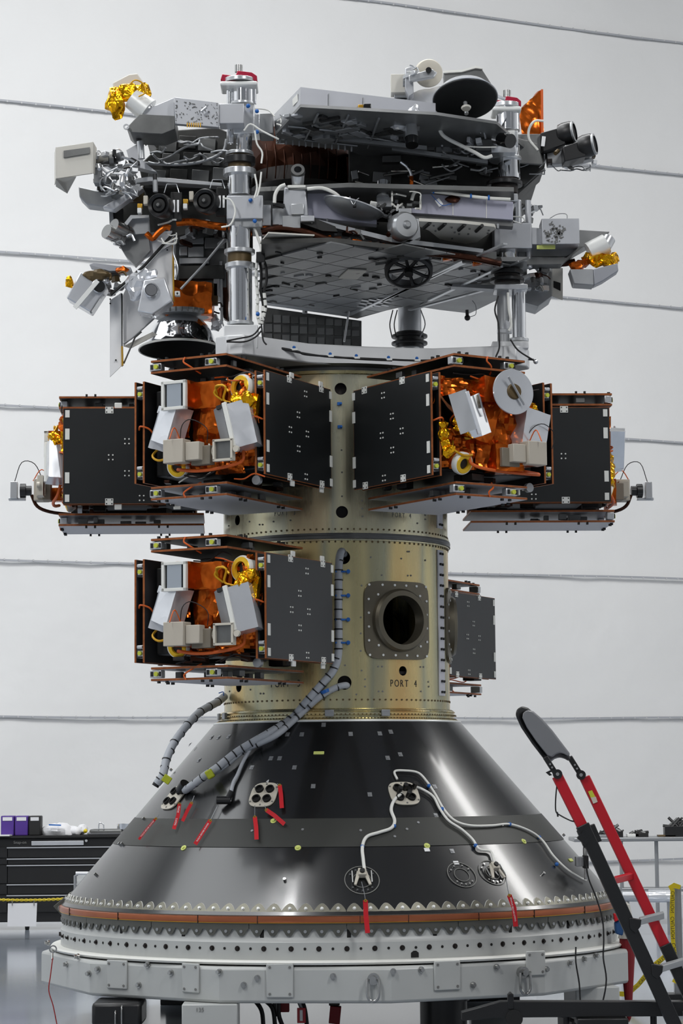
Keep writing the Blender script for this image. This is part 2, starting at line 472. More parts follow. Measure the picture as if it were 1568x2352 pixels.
# ring holes and bolts
NH = 70
big = []; small = []
for k in range(NH):
    a = 2 * PI * (k + .3) / NH
    if a > PI: a -= 2 * PI
    if abs(a) > 1.65: continue
    big.append(ring_frame(1.9055, a, .628)); small.append(ring_frame(1.9055, a + PI / NH, .628))
part_copies('ring_bolt', MB().cyl((0, 0, -.001), (0, 0, .002), .0165, n=14).cyl((0, 0, .002), (0, 0, .014), .0085, n=6), 'clutter_dark', stand, big)
part_copies('ring_hole', MB().cyl((0, 0, -.001), (0, 0, .0015), .0085, n=12), 'hole_black', stand, small)
slots = []
for k in range(22):
    a = 2 * PI * (k + .12) / 22
    if a > PI: a -= 2 * PI
    if abs(a) < 1.5: slots.append(ring_frame(1.886, a, .712))
part_copies('slot', MB().box((0, 0, 0), (.024, .062, .004)), 'hole_black', stand, slots)
o = MB().prism([(-.024, -.02, 0), (.024, -.02, 0), (.024, .008, 0), (.008, .02, 0), (-.008, .02, 0), (-.024, .008, 0)], (0, 0, .004)).build('notch', 'hole_black', stand, local=True)
o.matrix_local = ring_frame(1.9055, math.asin((958 - 785) / 372 / 1.9), .588)
# legs
def leg(px0, px1, Y, D, ztop, rz=0):
    a = P(px0, 2280, Y); b = P(px1, 2280, Y); c = (a + b) / 2; w_ = (b - a).length
    R = Matrix.Rotation(rz, 3, 'Z')
    L = MB().box((c.x, Y + D / 2, (ztop + .10) / 2), (w_, D, ztop - .10), R).build('leg', 'white_paint', stand, bev=.008)
    MB().box((c.x, Y + D / 2, .05), (w_ * 1.25, D * 1.2, .1), R).build('foot', 'black_plastic', L, bev=.005)
    return L
Lg = leg(417, 545, -1.93, .34, .305)
leg(1312, 1416, -1.05, .34, .31, rad(8)); leg(380, 470, 1.4, .34, .305); leg(1080, 1180, 1.5, .34, .305)
me = text_mesh('135', .035, 'ink_grey', 'number', None, None)
place_mesh(me, 'number', 'ink_grey', stand, frame(P(459, 2320, -1.935), Vector((1, 0, 0)), Vector((0, 0, 1)), Vector((0, -1, 0))))
# black rounded equipment box under the beam at the left, on small castors
dolly = thing('equipment_box', 'black rounded equipment case on small castors under the stand, left', 'case', (-1.46, -1.5, 0))
a = P(210, 2300, -1.6); b = P(325, 2300, -1.6)
MB().box(((a.x + b.x) / 2, -1.4, .215), (b.x - a.x, .4, .15)).build('body', 'black_plastic', dolly, bev=.025)
MB().tube([(a.x + .15, -1.605, .24), (a.x + .15, -1.625, .22), (a.x + .15, -1.625, .15)], .005).tube([(a.x + .19, -1.605, .27), (a.x + .19, -1.63, .25), (a.x + .19, -1.63, .15)], .005).build('handle', 'steel', dolly)
for dx in (.05, .27):
    c = MB().cyl((a.x + dx, -1.45, .14), (a.x + dx, -1.45, .07), .012).build('castor', 'steel', dolly)
    MB().cyl((a.x + dx - .015, -1.45, .035), (a.x + dx + .015, -1.45, .035), .035, n=18).build('wheel', 'rubber', c)
MB().cyl((a.x + .17, -1.4, .14), (a.x + .17, -1.4, 0), .03).build('post', 'black_plastic', dolly)
# black drum under the stand
drum = thing('pedestal', 'black ribbed cylindrical pedestal under the stand, right of centre', 'pedestal', (.7, -1.2, 0))
c = P(1018, 2300, -1.2); c.z = 0
MB().lathe([(.02, 0), (.15, 0), (.15, .25), (.165, .25), (.165, .28), (.15, .28), (.15, .3), (.02, .3)], c, n=32).build('body', 'black_plastic', drum)
for k in range(14):
    t = 2 * PI * k / 14; q = c + Vector((.165 * math.cos(t), .165 * math.sin(t), .265))
    MB().cyl(q + Vector((0, 0, .01)), q + Vector((0, 0, .03)), .01, n=8).build('bolt', 'steel', drum)
# long black floor beam at the right
fb = thing('floor_beam', 'long black steel outrigger beam low on the floor, right', 'beam', (2.0, -2.2, 0))
a = P(1060, 2333, -2.3); b = P(1150, 2318, -2.3); d = P(1600, 2318, -2.3)
MB().prism([a + Vector((0, 0, -.03)), a + Vector((0, 0, .02)), b + Vector((0, 0, .045)), d + Vector((0, 0, .045)), d + Vector((0, 0, -.04)), b + Vector((0, 0, -.05))], (0, .1, 0)).build('beam', 'black_plastic', fb, bev=.004)
q = P(1172, 2300, -2.28)
MB().box(q, (.035, .05, .09)).cyl(q + Vector((0, -.05, .045)), q + Vector((0, .03, .045)), .01).build('bracket', 'black_plastic', fb, bev=.004)
q = P(1180, 2338, -2.28)
MB().cyl(q + Vector((0, -.04, 0)), q + Vector((0, .04, 0)), .05, n=24).build('wheel', 'rubber', fb)
MB().box(P(1380, 2344, -2.25), (.30, .2, .04)).build('pad', 'black_plastic', fb, bev=.006)
for px in (1300, 1500): MB().cyl(P(px, 2330, -2.2), Vector((P(px, 2330, -2.2).x, -2.2, 0)), .02).build('foot', 'black_plastic', fb)

# ---- separation ring with scalloped plates
clamp = thing('clamp_ring', 'copper banded clamp ring with scalloped steel plates between cone and stand', 'clamp ring')
NS = 118
def scallop(t0, up, rfun, zfun, m, name, skip=()):
    # one toothed plate segment per 8 teeth so the joints show
    for g in range(0, NS, 7):
        mb = MB(); n = min(7, NS - g); res = 10; vin = []; vout = []
        for i in range(n * res + 1):
            u = (i % res) / res if i < n * res else 1.0
            a = 2 * PI * (g + i / res + .5) / NS + (.0012 if i == 0 else 0) - (.0012 if i == n * res else 0)
            x = abs(((i / res) % 1.0) - .5) * 2         # 0 at tooth centre, 1 at valley
            s_ = max(0, min(1, (.90 - x) / .68))
            h = math.sin(PI / 2 * (1 - x)) if up > 0 else s_ * s_ * (3 - 2 * s_)
            vin.append((a, 0)); vout.append((a, h))
        vs = []
        for off in (0, .006):
            for (a, h0), (_, h) in zip(vin, vout):
                vs.append(ang_pt(rfun(0) + off, a, zfun(0)))
                vs.append(ang_pt(rfun(.45 + .55 * h) + off, a, zfun(.45 + .55 * h)))
        m_ = n * res + 1; fs = []
        for i in range(m_ - 1):
            A, B = 2 * i, 2 * (i + 1); C = 2 * m_
            fs += [(A, B, B + 1, A + 1), (C + A, C + A + 1, C + B + 1, C + B)]
            mb.cm = 0
        n0 = len(mb.v); mb.add(vs, fs); mb.cm = 1
        e = []
        for i in range(m_ - 1):
            A, B = 2 * i + 1, 2 * (i + 1) + 1; C = 2 * m_
            e.append((A, B, C + B, C + A))
        mb.f += [[k + n0 for k in f] for f in e]; mb.m += [1] * len(e)
        mb.build(name, m, clamp, smooth=False)
scallop(0, 1, lambda t: 1.893 - .048 * t - .0 * t, lambda t: .822 + .078 * t, ['scallop_steel', 'white_edge'], 'upper_plate')  # white tooth edges paint in the highlight along the plate thickness
scallop(0, -1, lambda t: 1.897 - .004 * t, lambda t: .782 - .078 * t, ['scallop_dark', 'scallop_dark'], 'lower_plate')
MB().lathe([(1.86, .826), (1.902, .826), (1.915, .82), (1.918, .80), (1.912, .785), (1.902, .780), (1.86, .780)], n=160).build('copper_band', 'copper', clamp)
MB().lathe([(1.913, .7865), (1.9155, .7855), (1.9155, .783), (1.913, .782)], n=160).build('band_edge', 'gold_plate', clamp)
MB().lathe([(1.84, .83), (1.902, .83), (1.902, .775), (1.84, .775)], n=120).build('inner_ring', 'scallop_dark', clamp)
bu = MB().cyl((0, 0, 0), (0, 0, .003), .011, n=14).cyl((0, 0, .003), (0, 0, .012), .0085, n=6)
up_, lo_ = [], []
for k in range(NS):
    a = 2 * PI * (k + 1.0) / NS
    if a > PI: a -= 2 * PI
    if abs(a) < 1.62:
        up_.append(ring_frame(1.868, a, .868, rad(32))); lo_.append(ring_frame(1.9005, a, .732))
part_copies('upper_bolt', bu, 'pad_white', clamp, up_)
part_copies('lower_bolt', MB().cyl((0, 0, 0), (0, 0, .006), .010, n=10), 'alu_dull', clamp, lo_)
# joint blocks of the copper band
part_copies('band_joint', MB().box((0, 0, 0), (.003, .05, .006)), 'ink_black', clamp, [ring_frame(1.917, rad(a), .803) for a in (-68, -47, -27, -15, 4, 13, 27, 40, 56, 74)])
# end fitting at the far left
q = P(150, 2085, -.15)
o = MB().prism([P(122, 2082, -.2), P(160, 2050, -.2), P(178, 2052, -.2), P(160, 2080, -.2), P(160, 2112, -.2), P(150, 2112, -.2)], (0, .1, 0)).build('end_fitting', 'scallop_dark', clamp, bev=.004)
MB().cyl(P(140, 2086, -.215), P(140, 2086, -.19), .022, n=20).build('pin', 'steel', o)
MB().cyl(P(140, 2086, -.218), P(140, 2086, -.21), .012, n=16).build('pin_hole', 'hole_black', o)

# ---- black adapter cone
cone = thing('payload_adapter_cone', 'large glossy black conical payload adapter with grey bands', 'adapter cone')
def cr(z, off=0): return 1.845 + off - .861 * (z - .893)
prof = [(cr(z), z) for z in (.83, .893, 1.1, 1.3, 1.5, 1.7, 1.9, 2.035)]
MB().lathe(prof + [(.80, 2.035), (.80, 2.0)], n=180).build('shell', 'black_composite', cone)
MB().lathe([(cr(1.235, -.001), 1.235), (cr(1.235, .004), 1.235), (cr(1.41, .004), 1.41), (cr(1.41, -.001), 1.41)], n=180).build('grey_band', 'grey_band', cone)
TILT = math.atan(.861)
def cone_frame(px, py, off=0):
    p = PCone(px, py, off); a = math.atan2(p.x, -p.y)
    zo = Vector((math.sin(a) * math.cos(TILT), -math.cos(a) * math.cos(TILT), math.sin(TILT)))
    x = Vector((math.cos(a), math.sin(a), 0)); return frame(p, x, zo.cross(x), zo)
pads = [(486, 1694), (502, 1694), (525, 1692), (638, 1687), (660, 1687), (693, 1687), (743, 1665), (805, 1686), (872, 1685), (897, 1681), (622, 1742), (642, 1742),
        (676, 1763), (719, 1806), (849, 1825), (890, 1741), (919, 1733), (998, 1807), (1001, 1873), (960, 1890), (828, 1908), (934, 1905), (906, 1922), (695, 1906),
        (578, 1763), (579, 1909), (1038, 1955), (631, 1884), (457, 1746), (437, 1710)]
part_copies('bonded_pad', MB().box((0, 0, .001), (.028, .034, .003)).cyl((0, 0, .002), (0, 0, .006), .009, n=10), 'alu_dull', cone, [cone_frame(*p) for p in pads])
part_copies('grounding_puck', MB().cyl((0, 0, 0), (0, 0, .005), .020, n=18).cyl((0, 0, .005), (0, 0, .013), .010, n=6), 'puck_yellow', cone,
            [cone_frame(*p) for p in ((422, 1948), (684, 1948), (980, 1943), (1202, 1933), (628, 1886))])
part_copies('yellow_pad', MB().box((0, 0, .003), (.07, .025, .008)), 'puck_yellow', cone, [cone_frame(732, 1730), cone_frame(1310, 1976)], bev=.004)
part_copies('white_label', MB().box((0, 0, .002), (.036, .028, .002)), 'ink_white', cone, [cone_frame(980, 1952), cone_frame(1047, 1982)])
part_copies('stud', MB().cyl((0, 0, 0), (0, 0, .018), .010, n=10), 'steel', cone, [cone_frame(*p) for p in ((1246, 2008), (654, 2022), (221, 2010), (276, 1940), (282, 1940), (332, 1882), (1150, 1898), (1292, 1920), (395, 1770))])
def ovalring(px, py, r1, r2):
    M = cone_frame(px, py)
    o = MB().lathe([(r1, .001), (r1, .004), (r1 + .005, .004), (r1 + .005, .001)], n=40).lathe([(r2, .001), (r2, .004), (r2 + .004, .004), (r2 + .004, .001)], n=40).build('marker_ring', 'ring_line', cone, local=True)
    o.matrix_local = M; WM[o.name] = M; return o, M
for px, py, r in ((831, 2022, .105), (1060, 2010, .095), (1130, 2005, .095)):
    o, M = ovalring(px, py, r, r * .52)
    part_copies('ring_screw', MB().cyl((0, 0, 0), (0, 0, .008), .007, n=8), 'steel', o, [Matrix.Translation((r * .8 * math.cos(t), r * .8 * math.sin(t), 0)) for t in (.6, 1.2, 2.0, 2.6, 3.9, 4.3, 4.7, 5.1, 5.5)])
# hinged lift brackets in two of the rings
for px, py in ((831, 2018), (1133, 2003)):
    M = cone_frame(px, py)
    o = MB().box((0, .02, .03), (.05, .05, .04)).prism([(-.03, .04, .02), (-.055, -.06, .01), (-.04, -.065, .01), (-.012, .01, .02)], (0, 0, .014)).prism([(.03, .04, .02), (.055, -.06, .01), (.04, -.065, .01), (.012, .01, .02)], (0, 0, .014)).build('lift_bracket', 'putty', cone, local=True, bev=.003)
    o.matrix_local = M; WM[o.name] = M
    MB().cyl((0, .02, .05), (0, .02, .062), .016, n=16).build('eye', 'ink_black', o, local=True)
    part_copies('strut', MB().cyl((0, 0, 0), (0, .09, 0), .005, n=8), 'steel', o, [Matrix.Translation((sx * .06, -.045, .02)) for sx in (-1, 1)])
# umbilical plates with round sockets
def sockplate(px, py, w_, h_, lab, m='putty'):
    M = cone_frame(px, py)
    pts = [(math.copysign(abs(math.cos(t)) ** .62, math.cos(t)) * w_ / 2, math.copysign(abs(math.sin(t)) ** .62, math.sin(t)) * h_ / 2, .002) for t in [2 * PI * (k + .5) / 32 for k in range(32)]]
    o = MB().prism(pts, (0, 0, .008)).build('socket_plate', m, cone, local=True)
    o.matrix_local = M; WM[o.name] = M
    part_copies('socket', MB().lathe([(.0, .011), (.028, .011), (.028, .028), (.021, .028), (.021, .012), (0, .012)], n=22), 'hole_black', o,
                [Matrix.Translation((sx * w_ * .2, sy * h_ * .2, 0)) for sx in (-1, 1) for sy in (-1, 1)])
    part_copies('plate_screw', MB().cyl((0, 0, .01), (0, 0, .014), .006, n=8), 'ink_grey', o,
                [Matrix.Translation((sx * w_ * .42, sy * h_ * .3, 0)) for sx in (-1, 1) for sy in (-1, 1)] + [Matrix.Translation((0, sy * h_ * .43, 0)) for sy in (-1, 1)])
    return o
sockplate(606, 1827, .185, .20, ''); sockplate(402, 1832, .20, .21, ''); sockplate(927, 1824, .20, .19, '')
place_mesh(text_mesh('4', .04, 0, 0, None, None), 'number', 'ink_white', cone, cone_frame(614, 1795, .004))
# black socket caps
for px, py in ((927, 1815), (935, 1832), (915, 1822), (948, 1812)):
    M = cone_frame(px, py); o = MB().cyl((0, 0, .01), (.0, .0, .06), .016, n=14).build('connector', 'black_plastic', cone, local=True); o.matrix_local = M

# ---- barrels
RB = .785
def z_front(py, R): return PC(775, py, R, 0, 0).z
Z0 = z_front(1654, .86); ZB = z_front(1628, .80); ZS0 = z_front(1237, .80); ZS1 = z_front(1222, .80); ZT = z_front(850, .80)
def barrel(name, label, z0, z1, holes, m):
    t = thing(name, label, 'barrel', (0, 0, z0)); BARRELS.add(t.name)
    o = MB().lathe([(RB, z0), (RB, z1), (RB - .014, z1), (RB - .014, z0), (RB, z0)], n=192).build('shell', [m, 'hole_black'], t)
    dg = None
    cuts = []
    for (c, d, r) in holes:
        k = MB().cyl(c - d * .2, c + d * .2, r, n=48).build('cutter', 'hole_black'); cuts.append(k)
        b = o.modifiers.new('b', 'BOOLEAN'); b.object = k; b.operation = 'DIFFERENCE'; b.solver = 'EXACT'
        k.parent = None
    o.parent = None; save = o.location.copy()
    sh = Matrix.Translation((0, 0, z0)); o.matrix_world = sh
    bpy.context.view_layer.update(); dg = bpy.context.evaluated_depsgraph_get()
    me = bpy.data.meshes.new_from_object(o.evaluated_get(dg)); o.modifiers.clear(); o.data = me
    for k in cuts: bpy.data.objects.remove(k)
    o.parent = t; o.matrix_parent_inverse = Matrix.Identity(4); o.matrix_local = Matrix.Identity(4)
    me.polygons.foreach_set('use_smooth', [True] * len(me.polygons)); me.set_sharp_from_angle(angle=.5)
    return t
def hole(px, py, rpx):
    p = PCyl(px, py, RB); return (p, Vector((p.x, p.y, 0)).normalized(), rpx / 345)
def hole_at(a, z, r): p = ang_pt(RB, a, z); return (p, Vector((p.x, p.y, 0)).normalized(), r)
A4 = rad(32.8); A3 = A4 - rad(60)
zL = PCyl(913, 1425, RB).z; zU = 3.90
lh = [hole(788, 1280, 16), hole(791, 1568, 16), hole(548, 1577, 13), hole(925, 1541, 11)]
lh += [hole_at(A4 + rad(60) * k, zL, .168) for k in (0, 4)] + [hole_at(A4 + rad(60) * k + rad(30), zL + .42, .045) for k in (1, 2, 3, 4)]
lower = barrel('lower_barrel', 'lower gold-green chromate barrel stencilled PORT 4 with open round port', Z0 + .08, ZS0, lh, 'chromate')
uh = [hole(782, 893, 14), hole(785, 1176, 14), hole(545, 1195, 12)] + [hole_at(A4 + rad(60) * k, zU, .168) for k in (2, 3)]
upper = barrel('upper_barrel', 'upper chromate barrel carrying four boxy satellites', ZS1, ZT, uh, 'chromate_pale')
MB().lathe([(.74, ZS1 - .005), (.80, ZS1 - .005), (.803, ZS1 - .02), (.80, ZS0 + .02), (.803, ZS0), (.74, ZS0)], n=128).build('seam_flange', 'alu_dark', lower)
MB().lathe([(RB + .001, ZS0 - .002), (.795, ZS0 - .002), (.795, ZS0 - .01), (RB + .001, ZS0 - .012)], n=128).build('lip', 'chromate_pale', lower)
MB().lathe([(RB, ZS1 + .012), (.795, ZS1 + .01), (.795, ZS1 - .004), (RB, ZS1 - .004)], n=128).build('lip', 'chromate_pale', upper)
MB().lathe([(.74, ZT), (.80, ZT), (.80, ZT - .02), (RB, ZT - .025)], n=128).build('lip', 'chromate', upper)
zb = Z0 + .08
MB().lathe([(.70, zb), (.80, zb), (.815, zb - .01), (.82, zb - .018), (.81, zb - .022), (.81, zb - .03), (.825, zb - .032), (.825, zb - .042), (.812, zb - .046), (.812, Z0 + .018),
            (.84, Z0 + .01), (.84, Z0 + .004), (.70, Z0 + .004)], n=160).build('lower_flange', 'chromate', lower)
MB().lathe([(.70, Z0 + .004), (.858, Z0 + .004), (.862, Z0 - .004), (.858, Z0 - .012), (.70, Z0 - .012)], n=160).build('rim', 'pad_white', cone)
part_copies('clamp_clip', MB().box((0, 0, .01), (.06, .045, .02)), 'alu_dull', lower,
            [ring_frame(.818, math.asin(x), zb - .032) for x in (-.985, -.93, -.06, .39)], bev=.004)
rv = MB().cyl((0, 0, 0), (0, 0, .004), .0065, n=10)
def rivets(par, z, N, rr=RB, m='brownish'):
    part_copies('rivet', rv, m, par, [ring_frame(rr, -1.6 + 3.2 * k / N, z) for k in range(N + 1)])
NR = int(3.2 * RB / .0415)
rivets(lower, z_front(1607, RB), NR); rivets(lower, z_front(1244, RB), NR); rivets(upper, z_front(1215, RB), NR); rivets(upper, z_front(857, RB), NR)
rv = MB().cyl((0, 0, 0), (0, 0, .004), .005, n=8)
part_copies('flange_bolt', rv, 'brownish', lower, [ring_frame(.824, -1.55 + 3.1 * k / 90, zb - .04) for k in range(91)])
part_copies('rim_bolt', rv, 'brownish', lower, [ring_frame(.826, -1.55 + 3.1 * k / 110, Z0 + .014, .9) for k in range(111)])
# small fasteners
lp = [(575, 1584), (598, 1593), (605, 1593), (527, 1588), (830, 1345), (838, 1380), (828, 1418), (828, 1455), (828, 1495), (830, 1540), (838, 1560), (838, 1577), (868, 1531), (877, 1531),
      (965, 1532), (972, 1532), (869, 1588), (878, 1588), (966, 1588), (983, 1566), (984, 1577), (876, 1321), (936, 1322), (943, 1322), (921, 1283), (935, 1267), (939, 1267), (851, 1280), (976, 1287), (792, 1528), (818, 1595)]
part_copies('fastener', MB().cyl((0, 0, 0), (0, 0, .004), .006, n=8), 'ink_grey', lower, [ring_frame(RB, math.atan2(p.x, -p.y), p.z) for p in [PCyl(x, y, RB) for x, y in lp]])
lp = [(573, 1198), (596, 1205), (603, 1205), (628, 1198), (667, 1195), (958, 1202), (976, 1183), (976, 1193), (784, 1034), (785, 1085), (785, 1140), (831, 1150), (831, 1168), (832, 1186), (1022, 1190), (525, 1208)]
part_copies('fastener', MB().cyl((0, 0, 0), (0, 0, .004), .006, n=8), 'ink_grey', upper, [ring_frame(RB, math.atan2(p.x, -p.y), p.z) for p in [PCyl(x, y, RB) for x, y in lp]])
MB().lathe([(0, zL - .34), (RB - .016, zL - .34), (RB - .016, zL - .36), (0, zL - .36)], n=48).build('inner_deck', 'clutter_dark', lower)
MB().cyl((.1, .2, zL - .34), (.1, .2, zL + .5), .3).build('port_blocker', 'clutter_dark', lower)  # added cylinder blocking the view through, keeps the open port dark
MB().lathe([(RB - .05, ZS1 + .02), (RB - .05, ZT - .03)], n=64).build('shade_liner', 'clutter_dark', upper)  # added dark liner, puts the shade inside the small holes into colour
MB().lathe([(RB - .05, Z0 + .1), (RB - .05, zL - .37)], n=64).build('shade_liner', 'clutter_dark', lower)  # same added liner, darkens the holes near the barrel foot
# port plates
def port_plate(par, a, z, empty):
    M = ring_frame(RB, a, z)
    n = 64; mb = MB(); s_ = .262; cr_ = .05; out = []
    for i in range(n):
        t = 2 * PI * i / n; c, s = math.cos(t), math.sin(t)
        k = ((abs(c) ** 7 + abs(s) ** 7) ** (-1 / 7)); out.append((c * s_ * k, s * s_ * k))
    def bend(x, y, off):   # hug the barrel
        return Vector((x, y, math.sqrt(max(RB * RB - x * x, 0)) - RB + off))
    vs = []
    for off, q in ((.002, out), (.016, out), (.016, [(math.cos(2 * PI * i / n) * .205, math.sin(2 * PI * i / n) * .205) for i in range(n)])):
        vs += [bend(x, y, off) for x, y in q]
    fs = [(j * n + i, j * n + (i + 1) % n, (j + 1) * n + (i + 1) % n, (j + 1) * n + i) for j in range(2) for i in range(n)]
    mb.add(vs, fs)
    o = mb.build('port_plate', 'port_plate', par, local=True); o.matrix_local = wm(par).inverted() @ M; WM[o.name] = M
    MB().lathe([(.21, -.03), (.212, .026), (.198, .046), (.165, .05), (.163, .03), (.163, -.05)], n=64).build('port_ring', 'port_plate', o, local=True)
    sc = []
    for i in range(6):
        u = -.23 + .46 * i / 5
        sc += [(u, .235), (u, -.235)] + ([(.235, u), (-.235, u)] if 0 < i < 5 else [])
    sc += [(.17, .17), (-.17, .17), (.17, -.17), (-.17, -.17)]
    part_copies('plate_bolt', MB().cyl((0, 0, 0), (0, 0, .006), .008, n=10), 'pad_white', o, [Matrix.Translation(bend(x, y, .016)) for x, y in sc])
    return o
port_plate(lower, A4, zL, True); port_plate(lower, A4 + rad(60), zL, False); port_plate(lower, A3, zL, False)
port_plate(upper, A4, zU, False); port_plate(upper, A3, zU, False)
# splice strap with paired bolts on the right of the barrels
def strap(par, a, z0, z1, nb):
    mb = MB(); vs = []
    for off in (.001, .009):
        for j in range(2):
            for i in range(5):
                vs.append(ang_pt(RB + off, a - .06 + .12 * i / 4, (z0, z1)[j]))
    fs = [(10 + i, 11 + i, 16 + i, 15 + i) for i in range(4)] + [(i, 5 + i, 6 + i, 1 + i) for i in range(4)] + [(i, i + 1, 11 + i, 10 + i) for i in range(4)] + \
         [(5 + i, 15 + i, 16 + i, 6 + i) for i in range(4)] + [(0, 10, 15, 5), (4, 9, 19, 14)]
    mb.add(vs, fs); o = mb.build('splice_strap', 'radiator', par)
    for k in range(nb):
        z = z0 + .025 + (z1 - z0 - .05) * k / (nb - 1)
        for s in (-.024, .024):
            q = MB().cyl((0, 0, 0), (0, 0, .012), .0085, n=8).build('strap_bolt', 'ink_black', o, local=True)
            q.matrix_local = wm(o).inverted() @ ring_frame(RB + .009, a + s, z)
AS = math.asin((1013 - 772) / 332 / RB * .985)
strap(lower, AS, PCyl(1013, 1598, RB).z, PCyl(1013, 1265, RB).z, 14); strap(upper, AS, PCyl(1013, 1215, RB).z, PCyl(1013, 1100, RB).z, 4)
# stencils
def stencil(par, body, px, py, size, m, dpx=0):
    me = text_mesh(body, size, m, 'stencil', par, None)
    p = PCyl(px, py, RB); a0 = math.atan2(p.x, -p.y)
    for v in me.vertices:
        x, y, z = v.co; x *= .82
        q = ang_pt(RB + .0015 + z, a0 + x / RB, p.z + y); v.co = q
    return place_mesh(me, 'stencil', m, par, Matrix.Identity(4))
def sten(par, s, x0, py, m, size=.066, step=.040):
    p = PCyl(x0, py, RB); a0 = math.atan2(p.x, -p.y); k = 0
    for i, ch in enumerate(s):
        if ch == ' ': continue
        me = text_mesh(ch, size, m, '', None, None)
        for v in me.vertices:
            x, y, z = v.co; v.co = ang_pt(RB + .0012 + z, a0 + (x * .72 + i * step) / RB, p.z + y)
        place_mesh(me, 'letter', m, par, Matrix.Identity(4))
sten(lower, 'PORT 4', 899, 1570, 'ink_black'); sten(lower, 'PORT 3', 625, 1572, 'ink_black')
sten(upper, 'PORT 4', 902, 1183, 'ink_grey', .045, .029); sten(upper, 'PORT 3', 632, 1180, 'ink_grey', .045, .029)
# blue tie mounts
for par, pts in ((upper, ((779, 928), (780, 981))),):
    part_copies('tie_mount', MB().box((0, 0, .01), (.03, .022, .02)).cyl((.01, 0, .02), (.01, 0, .035), .008, n=8), 'blue_tie', par,
                [ring_frame(RB, math.atan2(p.x, -p.y), p.z) for p in [PCyl(x, y, RB) for x, y in pts]], bev=.002)
